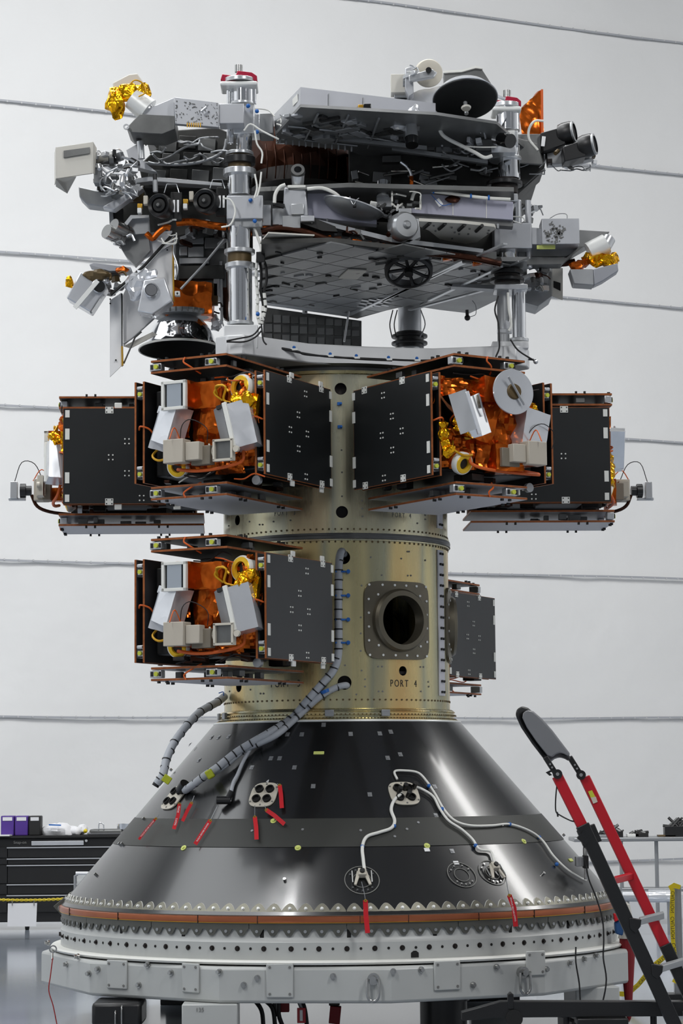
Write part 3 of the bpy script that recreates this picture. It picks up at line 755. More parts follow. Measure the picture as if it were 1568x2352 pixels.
# ================================================================ BOXY SATELLITES ON THE BARRELS
def rotf(z=0, y=0, x=0): return Euler((rad(x), rad(y), rad(z))).to_matrix()
YF = -1.80                 # outer face of the satellite body, local -Y points away from the barrel
def fz(x, z, dy=0): return Vector((x, YF - dy, z))
def sheet(t, name, c, size, thin, face_m, label=None):
    # honeycomb panel: orange-brown edge core with slightly smaller face skins
    o = MB().box(c, size).build(name, 'kapton_edge', t, local=True, smooth=False)
    s2 = [v - .006 if i != thin else v + .002 for i, v in enumerate(size)]
    MB().box(c, s2).build('skin', face_m, o, local=True, smooth=False)
    return o
def foilbox(t, name, c, size, R, m, cut=5, cr=.006, parent=None):
    return MB().box(c, size, R).build(name, m, parent or t, local=True, cut=cut, crumple=cr, ang=.9, cscale=14)
def satellite(label, az, zc, kind, skin='solar_black', scale=1, grp='boxy satellites docked round the barrels'):
    t = thing('satellite', label, 'satellite', (0, 0, zc), rad(az), grp, scale)
    MB().box((0, -1.3, 0), (.78, .92, .56)).build('body', 'body_black', t, local=True, bev=.01)
    MB().lathe([(.2, 0), (.2, .11), (.17, .11), (.17, 0)], (0, -.775, 0), (0, -1, 0), n=40).build('docking_ring', 'alu_dark', t, local=True)
    # lateral folded panels
    for s in (-1, 1):
        for k, xo in enumerate((.475, .412)):
            sh = sheet(t, 'side_panel', (s * xo, -1.43, .0), (.013, .89, .66), 0, skin)
            if k == 0:
                h = MB(); x = s * (xo + .0085)
                for y in (-1.12, -1.56):
                    for z in (.315, -.315): h.box((x, y, z), (.006, .055, .045))
                for y in (-1.86, -1.005):
                    for z in (.29, .15, -.15, -.29): h.box((x, y + (.015 if y < -1 else 0), z), (.006, .03, .075 if abs(z) < .2 else .05))
                h.build('panel_clips', 'white_edge', sh, local=True, smooth=False)['kind'] = 'stuff'
                d = MB()
                for (y, z) in ((-1.34, .25), (-1.34, -.29), (-1.44, .10), (-1.44, -.12), (-1.55, -.01), (-1.32, -.01), (-1.40, .0)):
                    if y == -1.40: continue
                    for a in (-.014, .014):
                        for b in (-.016, .016): d.cyl((x - s * .002, y + a, z + b), (x + s * .003, y + a, z + b), .0055, n=8)
                d.build('panel_screws', 'white_edge', sh, local=True)['kind'] = 'stuff'
                dk = MB()
                for y in (-1.12, -1.56):
                    for z in (.315, -.315):
                        for a in (-.018, .018):
                            for b in (-.013, .013): dk.box((x + s * .0035, y + a, z + b), (.002, .008, .008))
                dk.build('clip_holes', 'ink_black', sh, local=True, smooth=False)['kind'] = 'stuff'
        # latches between the two sheets
        for z in (.26, -.26):
            o = MB().box((s * .443, -1.84, z), (.05, .05, .085)).box((s * .443, -1.868, z + .03), (.04, .02, .02)).build('latch', 'alu', t, local=True, bev=.004)
            MB().cyl((s * .443, -1.865, z - .01), (s * .443, -1.88, z - .01), .014, n=12).build('damper', 'yellow_green', o, local=True)
            MB().box((s * .443, -1.868, z - .035), (.03, .012, .012)).box((s * .443, -1.868, z + .012), (.03, .012, .01)).build('pad', 'ink_black', o, local=True)['kind'] = 'stuff'
        MB().tube([(s * .455, -1.86, .02), (s * .42, -1.90, .035), (s * .38, -1.86, .02), (s * .375, -1.8, -.02)], .006, 6).build('cable', 'cable_orange', t, local=True)
        MB().box((s * .443, -1.4, 0), (.045, .3, .5)).build('hinge_spar', 'clutter_dark', t, local=True)
    # upper and lower folded panels
    xo = -.05
    for s in (1, -1):
        for k, zo in enumerate((.445, .372)):
            face = 'radiator' if (s < 0 and k == 0) else ('deck_grey' if s < 0 else 'solar_black')
            sh = sheet(t, 'upper_panel' if s > 0 else 'lower_panel', (xo, -1.42, s * zo), (.56, 1.0, .013), 2, face)
            if k == 0:
                h = MB()
                for x in (-.2, .12):
                    for a in (-.03, .03): h.box((xo + x + a, -1.905, s * (zo + .012)), (.014, .02, .02))
                for y in (-1.7, -1.2):
                    for a in (-.03, .03): h.box((xo - .27, y + a, s * (zo + .012)), (.02, .014, .02))
                    for a in (-.03, .03): h.box((xo + .27, y + a, s * (zo + .012)), (.02, .014, .02))
                h.build('edge_clips', 'ink_black', sh, local=True)['kind'] = 'stuff'
        for x in (-.25, .16):
            o = MB().box((xo + x, -1.89, s * .408), (.085, .05, .05)).build('latch', 'alu', t, local=True, bev=.005)
            MB().cyl((xo + x + .01, -1.915, s * .408), (xo + x + .01, -1.93, s * .408), .015, n=12).build('damper', 'yellow_green', o, local=True)
            MB().box((xo + x - .025, -1.917, s * .408), (.014, .012, .03)).box((xo + x + .035, -1.917, s * .408), (.01, .012, .03)).build('pad', 'ink_black', o, local=True)['kind'] = 'stuff'
        q = MB()
        for i in range(9): q.box((xo - .24 + .06 * i + random.uniform(-.01, .01), random.uniform(-1.8, -1.2), s * .41), (random.uniform(.02, .06), random.uniform(.03, .09), .04))
        q.build('hinge_fittings', 'alu_dark', t, local=True, bev=.003)['kind'] = 'stuff'
        MB().tube([(xo - .02, -1.925, s * .45), (xo - .03, -1.93, s * .42), (xo + .01, -1.92, s * .39), (xo + .05, -1.85, s * .35)], .006, 6).build('cable', 'cable_orange', t, local=True)
        for y in (-1.1, -1.5):
            MB().box((.468, y, s * .345), (.012, .05, .045)).build('corner_bracket', 'white_edge', t, local=True, bev=.004)
    # dark clutter in the gaps above and below the body
    for k in range(16):
        s = random.choice((-1, 1, -1)); x = random.uniform(-.32, .32); y = random.uniform(-1.86, -1.0)
        MB().box((x, y, s * .315), (random.uniform(.03, .12), random.uniform(.04, .15), random.uniform(.02, .06)), rotf(random.uniform(-30, 30))).build(
            'harness_box', random.choice(['clutter_dark', 'clutter_dark', 'body_black', 'kapton_dark']), t, local=True, bev=.004)
    for k in range(6):
        x = random.uniform(-.3, .3); z = random.choice((-1, 1)) * random.uniform(.29, .34)
        pts = [(x + .08 * i + random.uniform(-.03, .03), -1.84 - random.uniform(0, .05), z + random.uniform(-.03, .03)) for i in range(4)]
        MB().tube(pts, .005, 6).build('wire', random.choice(['cable_black', 'cable_orange', 'clutter_dark', 'white_cable']), t, local=True)
    MB().lathe([(.0, .03), (.03, .03), (.03, 0)], (.36, -1.75, -.35), (0, -1, 0), n=20).build('end_cap', 'alu_dull', t, local=True)
    # kapton blankets on the outer face
    def blanket(x0, x1, z0, z1, dy, cr=.016, m='kapton'):
        mb = MB(); n = 14; vs = []
        for j in range(n + 1):
            for i in range(n + 1):
                x = x0 + (x1 - x0) * i / n; z = z0 + (z1 - z0) * j / n
                e = min(i, n - i, j, n - j) / n * 3
                h = abs(noise.noise(Vector((x * 9 + az, z * 8, zc)))) * 2.0 + abs(noise.noise(Vector((x * 21, z * 17 + az, zc)))) * .9
                vs.append((x + noise.noise(Vector((x * 12, z * 12, az + 3))) * .012, YF - dy * min(1, e + .1) - h * cr * 1.6, z + noise.noise(Vector((x * 12, z * 12, az + 9))) * .012))
        mb.add(vs, [(j * (n + 1) + i, j * (n + 1) + i + 1, (j + 1) * (n + 1) + i + 1, (j + 1) * (n + 1) + i) for j in range(n) for i in range(n)])
        return mb.build('foil_blanket', m, t, local=True, ang=.22)
    cam_box = None
    if kind in 'AC':
        blanket(-.08, .20, -.13, .29, .05, .008); blanket(-.30, -.10, -.05, .22, .02); blanket(.10, .40, -.27, .05, .03, .03); blanket(.22, .42, .0, .27, .02, .03); blanket(-.24, .10, -.27, -.12, .02, .03)
        blanket(.28, .38, .1, .32, .06, .03); blanket(.10, .30, -.31, -.17, .07, .02)
        mx = -1 if kind == 'C' else 1; zz = -.07 if kind == 'C' else 0
        foilbox(t, 'foil_cover', (.08, YF - .05, .20), (.20, .12, .17), rotf(), 'kapton')
        tb = foilbox(t, 'star_camera', (-.085 * mx, YF - .08, .205 + zz), (.155, .24, .17), rotf(), 'kapton', cr=.003)
        fr = MB(); c0 = Vector((-.10 * mx, YF - .21, .195 + zz))
        for dx, dz, sx, sz in ((0, .083, .18, .02), (0, -.083, .18, .02), (.08, 0, .02, .185), (-.08, 0, .02, .185)): fr.box(c0 + Vector((dx, 0, dz)), (sx, .03, sz))
        fr.build('frame', 'white_edge', tb, local=True, bev=.002)
        MB().box(c0 + Vector((.0, .012, 0)), (.15, .01, .15)).build('baffle', 'lens_black', tb, local=True)
        MB().box(c0 + Vector((.0, .0, 0)), (.105, .012, .145)).build('mirror', 'glass_grey', tb, local=True)
        # gold ring antenna at the upper right
        ax = Vector((-.25, -1, .05)); c = Vector((.30 * mx, YF - .06, .235))
        ra = MB().lathe([(.06, -.05), (.084, -.05), (.086, .0), (.08, .012), (.07, .012)], c, ax, n=36).build('ring_antenna', 'white_edge', t, local=True)
        MB().lathe([(.076, .010), (.072, .018), (.046, .018), (.042, .0)], c, ax, n=36).build('gold_ring', 'gold_ring', ra, local=True)
        MB().lathe([(.0, -.01), (.046, -.01), (.046, 0)], c, ax, n=24).build('well', 'clutter_dark', ra, local=True)
        for k in range(5):
            MB().ball((.30 + random.uniform(-.04, .12), YF - .12 - random.uniform(0, .03), .14 + random.uniform(-.03, .05)), random.uniform(.025, .05), 12).build('gold_wrap', 'gold_foil', t, local=True, crumple=.02, cscale=20, ang=.3)
        foilbox(t, 'gold_wrap', (.40, YF - .06, .10), (.05, .06, .17), rotf(0, 8), 'gold_foil', cr=.012)
        MB().tube([(.16, YF - .12, .19), (.17, YF - .15, .24), (.24, YF - .15, .23), (.22, YF - .14, .15), (.3, YF - .14, .12)], .008, 7).build('cable', 'cable_gold', t, local=True)
        MB().tube([(.2, YF - .12, .15), (.15, YF - .14, .20), (.2, YF - .13, .25), (.26, YF - .15, .2)], .007, 7).build('cable', 'cable_gold', t, local=True)
        # white-silver box at the left, tilted
        R = rotf(0, 20, 0) @ rotf(-18)
        sb = foilbox(t, 'foil_box', (-.17, YF - .12, .02), (.15, .14, .26), R, 'silver_foil', cr=.004)
        foilbox(t, 'foil_box_side', (-.26, YF - .09, -.01), (.10, .12, .24), rotf(0, 20) @ rotf(20), 'silver_foil', cr=.004, parent=sb)
        MB().box((-.24, YF - .12, .12), (.05, .05, .05), R).build('corner', 'silver_smooth', sb, local=True, bev=.004)
        # silver box at the right
        R = rotf(0, -14)
        s2 = foilbox(t, 'radiator_box', (.355, YF - .12, -.02), (.15, .14, .29), R @ rotf(14), 'silver_smooth', cr=.002)
        foilbox(t, 'radiator_box_side', (.25, YF - .10, -.01), (.10, .14, .25), R @ rotf(-30), 'alu_dull', cr=.002, parent=s2)
        MB().box((.295, YF - .205, -.02), (.03, .02, .29), R).build('centre_rib', 'white_edge', s2, local=True, bev=.003)
        MB().box((.235, YF - .175, .105), (.09, .02, .025), R).build('grille', 'ink_black', s2, local=True)
    if kind in 'BD':
        blanket(-.42, .0, .14, .31, .03, .04); blanket(-.1, .22, -.26, .26, .04, .04); blanket(.10, .36, -.1, .2, .03, .03); blanket(-.40, -.1, -.27, -.02, .02, .03)
        foilbox(t, 'foil_cover', (-.02, YF - .06, .24), (.20, .14, .16), rotf(8), 'kapton', cr=.01)
        foilbox(t, 'foil_cover', (.06, YF - .10, -.20), (.20, .2, .17), rotf(-10), 'kapton', cr=.008)
        foilbox(t, 'foil_cover', (-.05, YF - .04, .04), (.12, .1, .3), rotf(0, 20), 'kapton', cr=.015)
        # white disc antenna
        ax = Vector((-.12, -1, .03)); c = Vector((.075, YF - .20, .225)) if kind == 'B' else Vector((-.16, YF - .17, .10))
        st = MB().cyl(c, c + Vector((0, .2, 0)), .05, n=20).build('antenna_mast', 'kapton', t, local=True)
        da = MB().lathe([(0, .008), (.145, .0), (.148, -.006), (.145, -.012), (0, -.006)], c, ax, n=56).build('disc_antenna', 'silver_smooth', t, local=True)
        MB().lathe([(0, .022), (.045, .02), (.052, .006)], c, ax, n=30).build('feed', 'brownish', da, local=True)
        u, v, d = axes(ax)
        MB().cyl(c + ax.normalized() * .035 + Vector((-.06, 0, .085)), c + ax.normalized() * .035 + Vector((.06, 0, -.085)), .008, n=10).build('feed_bar', 'alu_dull', da, local=True)
        # mirror-faced box
        R = rotf(0, -20)
        sb = foilbox(t, 'foil_box', (-.31, YF - .13, .07), (.13, .14, .26), R @ rotf(-10), 'chrome', cr=.002)
        foilbox(t, 'foil_box_side', (-.195, YF - .12, .055), (.12, .13, .26), R @ rotf(22), 'chrome', cr=.0015, parent=sb)
        MB().box((-.25, YF - .205, .065), (.028, .014, .28), R).build('centre_rib', 'silver_foil', sb, local=True, bev=.003)
        for k in range(4):
            MB().ball((-.37 + random.uniform(-.03, .02), YF - .08, -.02 - k * .05), random.uniform(.03, .045), 12).build('gold_wrap', 'gold_foil', t, local=True, crumple=.02, cscale=20, ang=.3)
        for k in range(2):
            MB().ball((.29 + .03 * k, YF - .1, .15 - k * .03), .035, 12).build('gold_wrap', 'gold_foil', t, local=True, crumple=.02, cscale=20, ang=.3)
        foilbox(t, 'radiator_box', (.26, YF - .12, -.0), (.19, .14, .24), rotf(0, 12), 'silver_smooth', cr=.003)
    if kind == 'N': return t
    # gold ring at the lower left
    ax = Vector((.1, -1, -.35)); c = Vector((-.15 if kind in 'AC' else -.25, YF - .09, -.245))
    ra = MB().lathe([(.05, -.03), (.072, -.03), (.074, .0), (.068, .012), (.06, .012)], c, ax, n=32).build('ring_antenna', 'white_edge', t, local=True)
    MB().lathe([(.064, .010), (.06, .016), (.036, .016), (.034, 0)], c, ax, n=32).build('gold_ring', 'gold_ring', ra, local=True)
    MB().lathe([(0, 0), (.036, 0)], c, ax, n=24).build('well', 'clutter_dark', ra, local=True)
    MB().tube([(-.3, YF - .05, -.1), (-.33, YF - .1, -.16), (-.27, YF - .13, -.2), (-.2, YF - .12, -.19)], .008, 7).build('cable', 'cable_gold', t, local=True)
    # boom with beige boxes reaching outwards
    sg = 1 if kind in 'AC' else -1
    ox = -.07 if kind in 'AC' else .20
    L = .30 if kind in 'AB' else .33
    arm = MB().box((ox, YF - .10, -.20), (.07, .22, .09)).build('boom', 'kapton', t, local=True, cut=3, crumple=.004)
    MB().box((ox, YF - L + .07, -.17), (.145, .10, .15)).build('beige_box', 'beige', arm, local=True, bev=.004)
    MB().box((ox + sg * .125, YF - L + .08, -.175), (.10, .07, .115)).build('beige_box', 'beige', arm, local=True, bev=.004)
    MB().box((ox + sg * .16, YF - L + .12, -.20), (.14, .06, .12)).build('connector_block', 'beige_dark', arm, local=True, bev=.004)
    q = Vector((ox + sg * .33, YF - L + .09, -.18))
    if kind in 'AC':
        fr = MB()
        for dx, dz, sx, sz in ((0, .062, .14, .014), (0, -.062, .14, .014), (.064, 0, .014, .13), (-.064, 0, .014, .13)): fr.box(q + Vector((dx, 0, dz)), (sx, .04, sz))
        cb = fr.build('sensor_frame', 'putty', arm, local=True)
        MB().box(q + Vector((0, .01, 0)), (.115, .02, .11)).build('sensor_window', 'alu_dark', cb, local=True)
        MB().cyl(q + Vector((sg * .095, 0, .0)), q + Vector((sg * .095, -.02, 0)), .02, n=16).build('eyelet', 'putty', cb, local=True)
        MB().cyl(q + Vector((-sg * .12, .02, .05)), q + Vector((-sg * .08, .02, -.05)), .006).cyl(q + Vector((-sg * .08, .02, .05)), q + Vector((-sg * .12, .02, -.05)), .006).build('cross_brace', 'putty', cb, local=True)
    MB().tube([(ox - .05, YF - .14, -.27), (ox + .1, YF - .16, -.29), (ox + sg * .25, YF - .16, -.285), (ox + sg * .4, YF - .12, -.25), (ox + sg * .41, YF - .1, -.18)], .011, 8).build('cable', 'cable_orange', t, local=True)
    MB().tube([(ox - .02, YF - .16, -.1), (ox + .02, YF - .2, .0), (ox + .1, YF - .22, .03), (ox + .2, YF - .2, -.03), (ox + .19, YF - .18, -.12)], .003, 6).build('wire', 'cable_black', t, local=True)
    MB().tube([(ox, YF - .18, -.1), (ox + .0, YF - .26, -.02), (ox, YF - .32, -.1)], .004, 6).build('wire', 'cable_orange', t, local=True)
    if kind in 'CD':
        ob = MB().cyl((ox, YF - L, -.17), (ox, YF - L - .05, -.17), .035, n=16).cyl((ox, YF - L - .04, -.17), (ox, YF - L - .08, -.17), .05, n=16).build('end_joint', 'black_plastic', arm, local=True)
        MB().box((ox, YF - L - .12, -.17), (.1, .05, .12)).box((ox, YF - L - .10, -.23), (.04, .12, .02)).build('end_clamp', 'alu', ob, local=True, bev=.004)
        MB().tube([(ox, YF - L + .08, -.1), (ox, YF - L + .02, .02), (ox, YF - L - .07, .03), (ox, YF - L - .12, -.11)], .003, 6).build('wire', 'cable_black', arm, local=True)
        MB().tube([(ox, YF - .05, -.34), (ox, YF - .2, -.32), (ox, YF - L + .04, -.28), (ox, YF - L, -.2)], .012, 8).build('cable', 'kapton_dark', arm, local=True)
    return t
satellite('upper front-left boxy satellite, white-framed square lens box at its top left', math.degrees(A3), 3.885, 'A')
satellite('upper front-right boxy satellite with a white disc antenna facing the viewer', math.degrees(A4), 3.875, 'B')
satellite('far-left boxy satellite seen side-on, black panel facing the viewer', math.degrees(A3) - 60, 3.86, 'C')
satellite('far-right boxy satellite seen side-on, its disc antenna edge-on at the right', math.degrees(A4) + 60, 3.86, 'D')
satellite('lower front-left boxy satellite, alone on the lower barrel under the left one', math.degrees(A3), 2.735, 'A', 'solar_grey')
satellite('small dark satellite behind the lower barrel at right, grey panel showing', math.degrees(A4) + 120, 2.70, 'N', 'solar_grey', .93)
# ================================================================ DECK FRAME AND POLES
deck = thing('mounting_platform', 'pale grey aluminium frame plate lying on top of the upper barrel', 'platform', (0, 0, ZT))
PA = [(-.62, -1.10), (1.17, -.62), (.62, 1.12), (-.60, .60)]
ztop, zbot = 4.56, 4.425
def deck_poly():
    out = []
    for i in range(4):
        a = Vector(PA[i]).to_3d(); b = Vector(PA[(i + 1) % 4]).to_3d(); an = a.normalized()
        tn = Vector((-an.y, an.x, 0))
        for s in (-.11, 0, .11): out.append(a + tn * s + an * (.16 if s == 0 else .13))
        for t in (.25, .5, .75):
            m = a.lerp(b, t); out.append(m * (1 - .10 * math.sin(PI * t)))
    return out
dp = deck_poly()
mb = MB().prism([Vector((p.x, p.y, zbot)) for p in dp], (0, 0, ztop - zbot)); mb.build('plate', 'frame_plate', deck, bev=.01, ang=.4)
MB().lathe([(.70, ZT), (.80, ZT), (.80, ZT + .02), (.88, zbot + .005), (.70, zbot + .005)], n=96).build('adapter_ring', 'alu_dark', deck)
for i in range(4):
    a = Vector(PA[i]); b = Vector(PA[(i + 1) % 4]); m = (a + b) / 2
    MB().box((a.x * .6, a.y * .6, zbot - .02), (.06, .5, .04), Matrix.Rotation(math.atan2(a.y, a.x) - PI / 2, 3, 'Z')).build('rib', 'alu_dull', deck, bev=.004)

def seg(t, name, m, x, Y, y0, y1, r, r1=None, par=None, n=32, bev=0):
    a = P(x, y0, Y); b = P(x, y1, Y); b.x = a.x if abs(a.x - b.x) < .02 else b.x
    a.x = b.x
    return MB().cyl(a, b, r, r1, n=n).build(name, m, par or t, bev=bev)
def flangebox(t, name, m, x0, x1, y0, y1, Y, D, par=None, bev=.006):
    a = P(x0, y0, Y); b = P(x1, y1, Y); c = (a + b) / 2
    return MB().box((c.x, Y + D / 2, c.z), (abs(b.x - a.x), D, abs(a.z - b.z))).build(name, m, par or t, bev=bev)
def pole(label, x, Y, segs, base, twin=None):
    t = thing('support_pole', label, 'pole', (P(x, base[1], Y).x, Y, 4.56), 0, 'poles holding up the stacked spacecraft')
    for s in segs:
        kind, y0, y1, w_, m = s[:5]; ox = s[5] if len(s) > 5 else 0
        r = w_ / 2 / pxm(Y)
        if kind == 'c': seg(t, 'tube' if m == 'chrome' else 'collar', m, x + ox, Y, y0, y1, r, n=32, bev=.003)
        elif kind == 'f': seg(t, 'flange', m, x + ox, Y, y0, y1, r, n=32, bev=.004)
        elif kind == 'b': flangebox(t, 'clamp_block', m, x + ox - w_ / 2, x + ox + w_ / 2, y0, y1, Y - r * .9, r * 1.8)
    return t
YL, YR = -1.10, -.62
pl_ = pole('nearest left support pole of stacked chrome tubes with a red top clamp', 550, YL,
  [('c', 200, 240, 50, 'chrome', 8), ('c', 178, 330, 17, 'chrome', -22), ('c', 178, 240, 17, 'chrome', 30), ('f', 183, 192, 78, 'alu'), ('f', 236, 242, 56, 'alu', 6), ('b', 242, 306, 50, 'alu', 10),
   ('c', 300, 352, 38, 'chrome', 10), ('f', 350, 358, 66, 'alu'), ('c', 357, 388, 54, 'brownish'), ('c', 362, 378, 74, 'black_plastic'), ('f', 390, 404, 78, 'alu'), ('c', 402, 450, 56, 'chrome'),
   ('b', 449, 502, 84, 'alu_brushed', 12), ('b', 500, 522, 64, 'alu_dull', 20), ('c', 522, 576, 58, 'chrome', 2), ('f', 574, 584, 72, 'alu'), ('c', 583, 606, 56, 'brownish'), ('f', 606, 618, 72, 'alu', 2),
   ('c', 616, 744, 54, 'chrome', 2), ('f', 740, 748, 62, 'alu', 2), ('b', 746, 800, 78, 'frame_plate', 3)], (0, 790))
pr = pole('right support pole of paired chrome tubes with a red top clamp', 1170, YR,
  [('c', 245, 302, 56, 'chrome', -5), ('f', 240, 250, 70, 'alu', -8), ('b', 300, 335, 72, 'alu', -16), ('c', 335, 412, 52, 'chrome', -2), ('f', 362, 370, 76, 'alu', -10), ('c', 412, 446, 62, 'clutter_dark', -12),
   ('f', 418, 428, 84, 'black_plastic', -12), ('b', 444, 462, 50, 'alu', -6), ('c', 460, 516, 26, 'chrome', 14), ('c', 460, 520, 14, 'alu_brushed', 42), ('b', 512, 570, 88, 'alu_brushed', 8), ('c', 566, 618, 46, 'chrome', -2),
   ('c', 616, 652, 60, 'clutter_dark', -6), ('f', 622, 632, 76, 'black_plastic', -6), ('f', 640, 648, 80, 'black_plastic', -6), ('b', 652, 664, 76, 'alu', 4), ('c', 664, 782, 32, 'chrome', 20), ('c', 664, 790, 28, 'alu_dull', -16),
   ('f', 778, 786, 48, 'alu', 20), ('b', 784, 800, 84, 'frame_plate', 2), ('c', 560, 616, 14, 'alu_brushed', 44)], (0, 795))
pb = pole('rear support pole with a black base clamp', 940, 1.0,
  [('c', 690, 770, 54, 'alu_brushed'), ('f', 764, 800, 66, 'black_plastic'), ('f', 770, 776, 84, 'black_plastic'), ('f', 786, 792, 84, 'black_plastic'), ('c', 440, 690, 50, 'chrome'), ('f', 790, 806, 54, 'alu')], (0, 800))
def red_top(par, x, Y, y, w_):
    k = w_ / 80
    a = [P(x - 42 * k, y + 2, Y - .06), P(x - 38 * k, y - 12, Y - .06), P(x - 8 * k, y - 8, Y - .06), P(x - 2 * k, y - 20, Y - .06), P(x + 30 * k, y - 16, Y - .06), P(x + 42 * k, y - 8, Y - .06), P(x + 42 * k, y + 4, Y - .06), P(x + 26 * k, y + 0, Y - .06), P(x, y + 2, Y - .06), P(x - 10 * k, y + 8, Y - .06)]
    o = MB().prism(a, (0, .13, 0)).build('red_clamp', 'red_anod', par, bev=.004)
    MB().cyl(P(x + 0 * k, y - 16, Y), P(x + 0 * k, y - 32, Y), .026, n=16).build('bolt', 'steel', o)
    flangebox(par, 'head_plate', 'pad_white', x - 43 * k, x + 43 * k, y + 4, y + 13, Y - .1, .22, o, .01)
red_top(pl_, 548, YL, 182, 80); red_top(pr, 1164, YR, 240, 62)

# ================================================================ helpers for instruments given by outline and depth
def pb_(t, name, m, x0, y0, x1, y1, Y, D=.12, rz=0, rx=0, ry=0, par=None, bev=.004, **k):
    a = P(x0, y0, Y); b = P(x1, y1, Y); c = (a + b) / 2
    return MB().box((c.x, Y + D / 2, c.z), (abs(b.x - a.x), D, abs(a.z - b.z)), rotf(rz, ry, rx)).build(name, m, par or t, bev=bev, **k)
def poly(t, name, m, pts, Y=None, ex=(0, .02, 0), par=None, bev=0, **k):
    q = [P(p[0], p[1], p[2] if len(p) > 2 else Y) for p in pts]
    return MB().prism(q, ex).build(name, m, par or t, bev=bev, **k)
def hpoly(t, name, m, pts, z, thick=.02, par=None, **k):
    q = [PH(p[0], p[1], z) for p in pts]
    return MB().prism(q, (0, 0, thick)).build(name, m, par or t, **k)
def tub(t, name, m, pts, rpx, Y=None, par=None, n=8, smooth=4):
    q = [P(p[0], p[1], p[2] if len(p) > 2 else Y) for p in pts]
    Yr = Y if Y is not None else pts[0][2]
    return MB().tube(q, rpx / pxm(Yr), n, smooth).build(name, m, par or t)
def cylp(t, name, m, a, b, r0, r1=None, par=None, n=24, bev=0):
    q, r = P(*a), P(*b); k = pxm(a[2])
    return MB().cyl(q, r, r0 / k, (r0 if r1 is None else r1) / k, n=n).build(name, m, par or t, bev=bev)
def lath(t, name, m, c, axis, prof, par=None, n=40):
    k = pxm(c[2]); return MB().lathe([(r / k, h / k) for r, h in prof], P(*c), axis, n=n).build(name, m, par or t)
def blob(t, name, m, x, y, Y, r, sc=(1, 1, 1), par=None, cr=.02):
    return MB().ball(P(x, y, Y), r / pxm(Y), 16, sc).build(name, m, par or t, crumple=cr, cscale=16, ang=.3)
def loops(t, name, m, x0, y0, x1, y1, Y, n, r=1.6, par=None, seed=0):
    rnd = random.Random(seed)
    for i in range(n):
        x = rnd.uniform(x0, x1); y = rnd.uniform(y0, y1); pts = [(x, y, Y + rnd.uniform(-.1, .1))]
        dx = rnd.choice((-1, 1))
        for k in range(rnd.randint(3, 6)):
            x = min(max(x + dx * rnd.uniform(5, 28), x0 - 5), x1 + 5); y = min(max(y + rnd.uniform(-14, 14), y0), y1); pts.append((x, y, Y + rnd.uniform(-.05, .05)))
        tub(t, name, m, pts, r * rnd.uniform(.7, 1.5), par=par, n=6, smooth=3)
def bits(t, x0, y0, x1, y1, Y, n, ms, seed=0, smin=6, smax=22, inside=None):
    rnd = random.Random(seed)
    for i in range(n):
        x = rnd.uniform(x0, x1); y = rnd.uniform(y0, y1); w_ = rnd.uniform(smin, smax); h_ = rnd.uniform(smin, smax) * .8; Yi = Y + rnd.uniform(-.12, .3)
        m = rnd.choice(ms); k = rnd.random()
        if k < .55: pb_(t, 'unit_box', m, x - w_ / 2, y - h_ / 2, x + w_ / 2, y + h_ / 2, Yi, rnd.uniform(.04, .15), rz=rnd.uniform(-40, 40), ry=rnd.uniform(-12, 12), bev=.003)
        elif k < .8: cylp(t, 'canister', m, (x, y - h_ / 2, Yi), (x + rnd.uniform(-8, 8), y + h_ / 2, Yi - .04), w_ * .35, n=16)
        else: tub(t, 'pipe', m, [(x - w_, y, Yi), (x, y + rnd.uniform(-6, 6), Yi), (x + w_ * .7, y + h_, Yi)], rnd.uniform(1.2, 3))
def cone_dir(axis): return Vector(axis)

# ================================================================ UPPER SPACECRAFT
up = thing('upper_spacecraft', 'upper of the two stacked spacecraft, silver deck with black dish on top', 'spacecraft', (.1, -.1, 5.9))
# deck box with its corner towards the viewer
poly(up, 'deck_side_left', 'alu_brushed', [(690, 200, -1.30), (628, 264, -.72), (632, 311, -.72), (690, 246, -1.30)], ex=(0, .02, 0))
poly(up, 'deck_front', 'deck_grey', [(690, 200, -1.30), (1000, 237, -.98), (1000, 264, -.98), (690, 246, -1.30)], ex=(0, .02, 0))
poly(up, 'deck_side_window', 'white_edge', [(683, 215, -1.25), (671, 228, -1.16), (672, 244, -1.16), (684, 232, -1.25)], ex=(0, .01, 0))
for x in (754, 833): poly(up, 'seam_strip', 'alu', [(x, 207 + (x - 690) * .115, -1.31 + (x - 690) * .00103), (x + 2, 207 + (x - 690) * .115, -1.31 + (x - 690) * .00103), (x + 2, 246 + (x - 690) * .06, -1.31 + (x - 690) * .00103), (x, 246 + (x - 690) * .06, -1.31 + (x - 690) * .00103)], ex=(0, .004, 0))
zu = PH(690, 246, 5.98).z
hp = [(690, 246), (1000, 264), (1140, 285), (1210, 345), (1120, 420), (930, 400), (800, 345), (640, 330), (632, 311)]
hpoly(up, 'deck_underside', 'tile_grey', hp, 5.985, .02)
poly(up, 'deck_top', 'deck_grey', [(690, 201, -1.28), (1000, 238, -.96), (1000, 238, .6), (628, 265, .3), (628, 264, -.70)], ex=(0, 0, -.01))
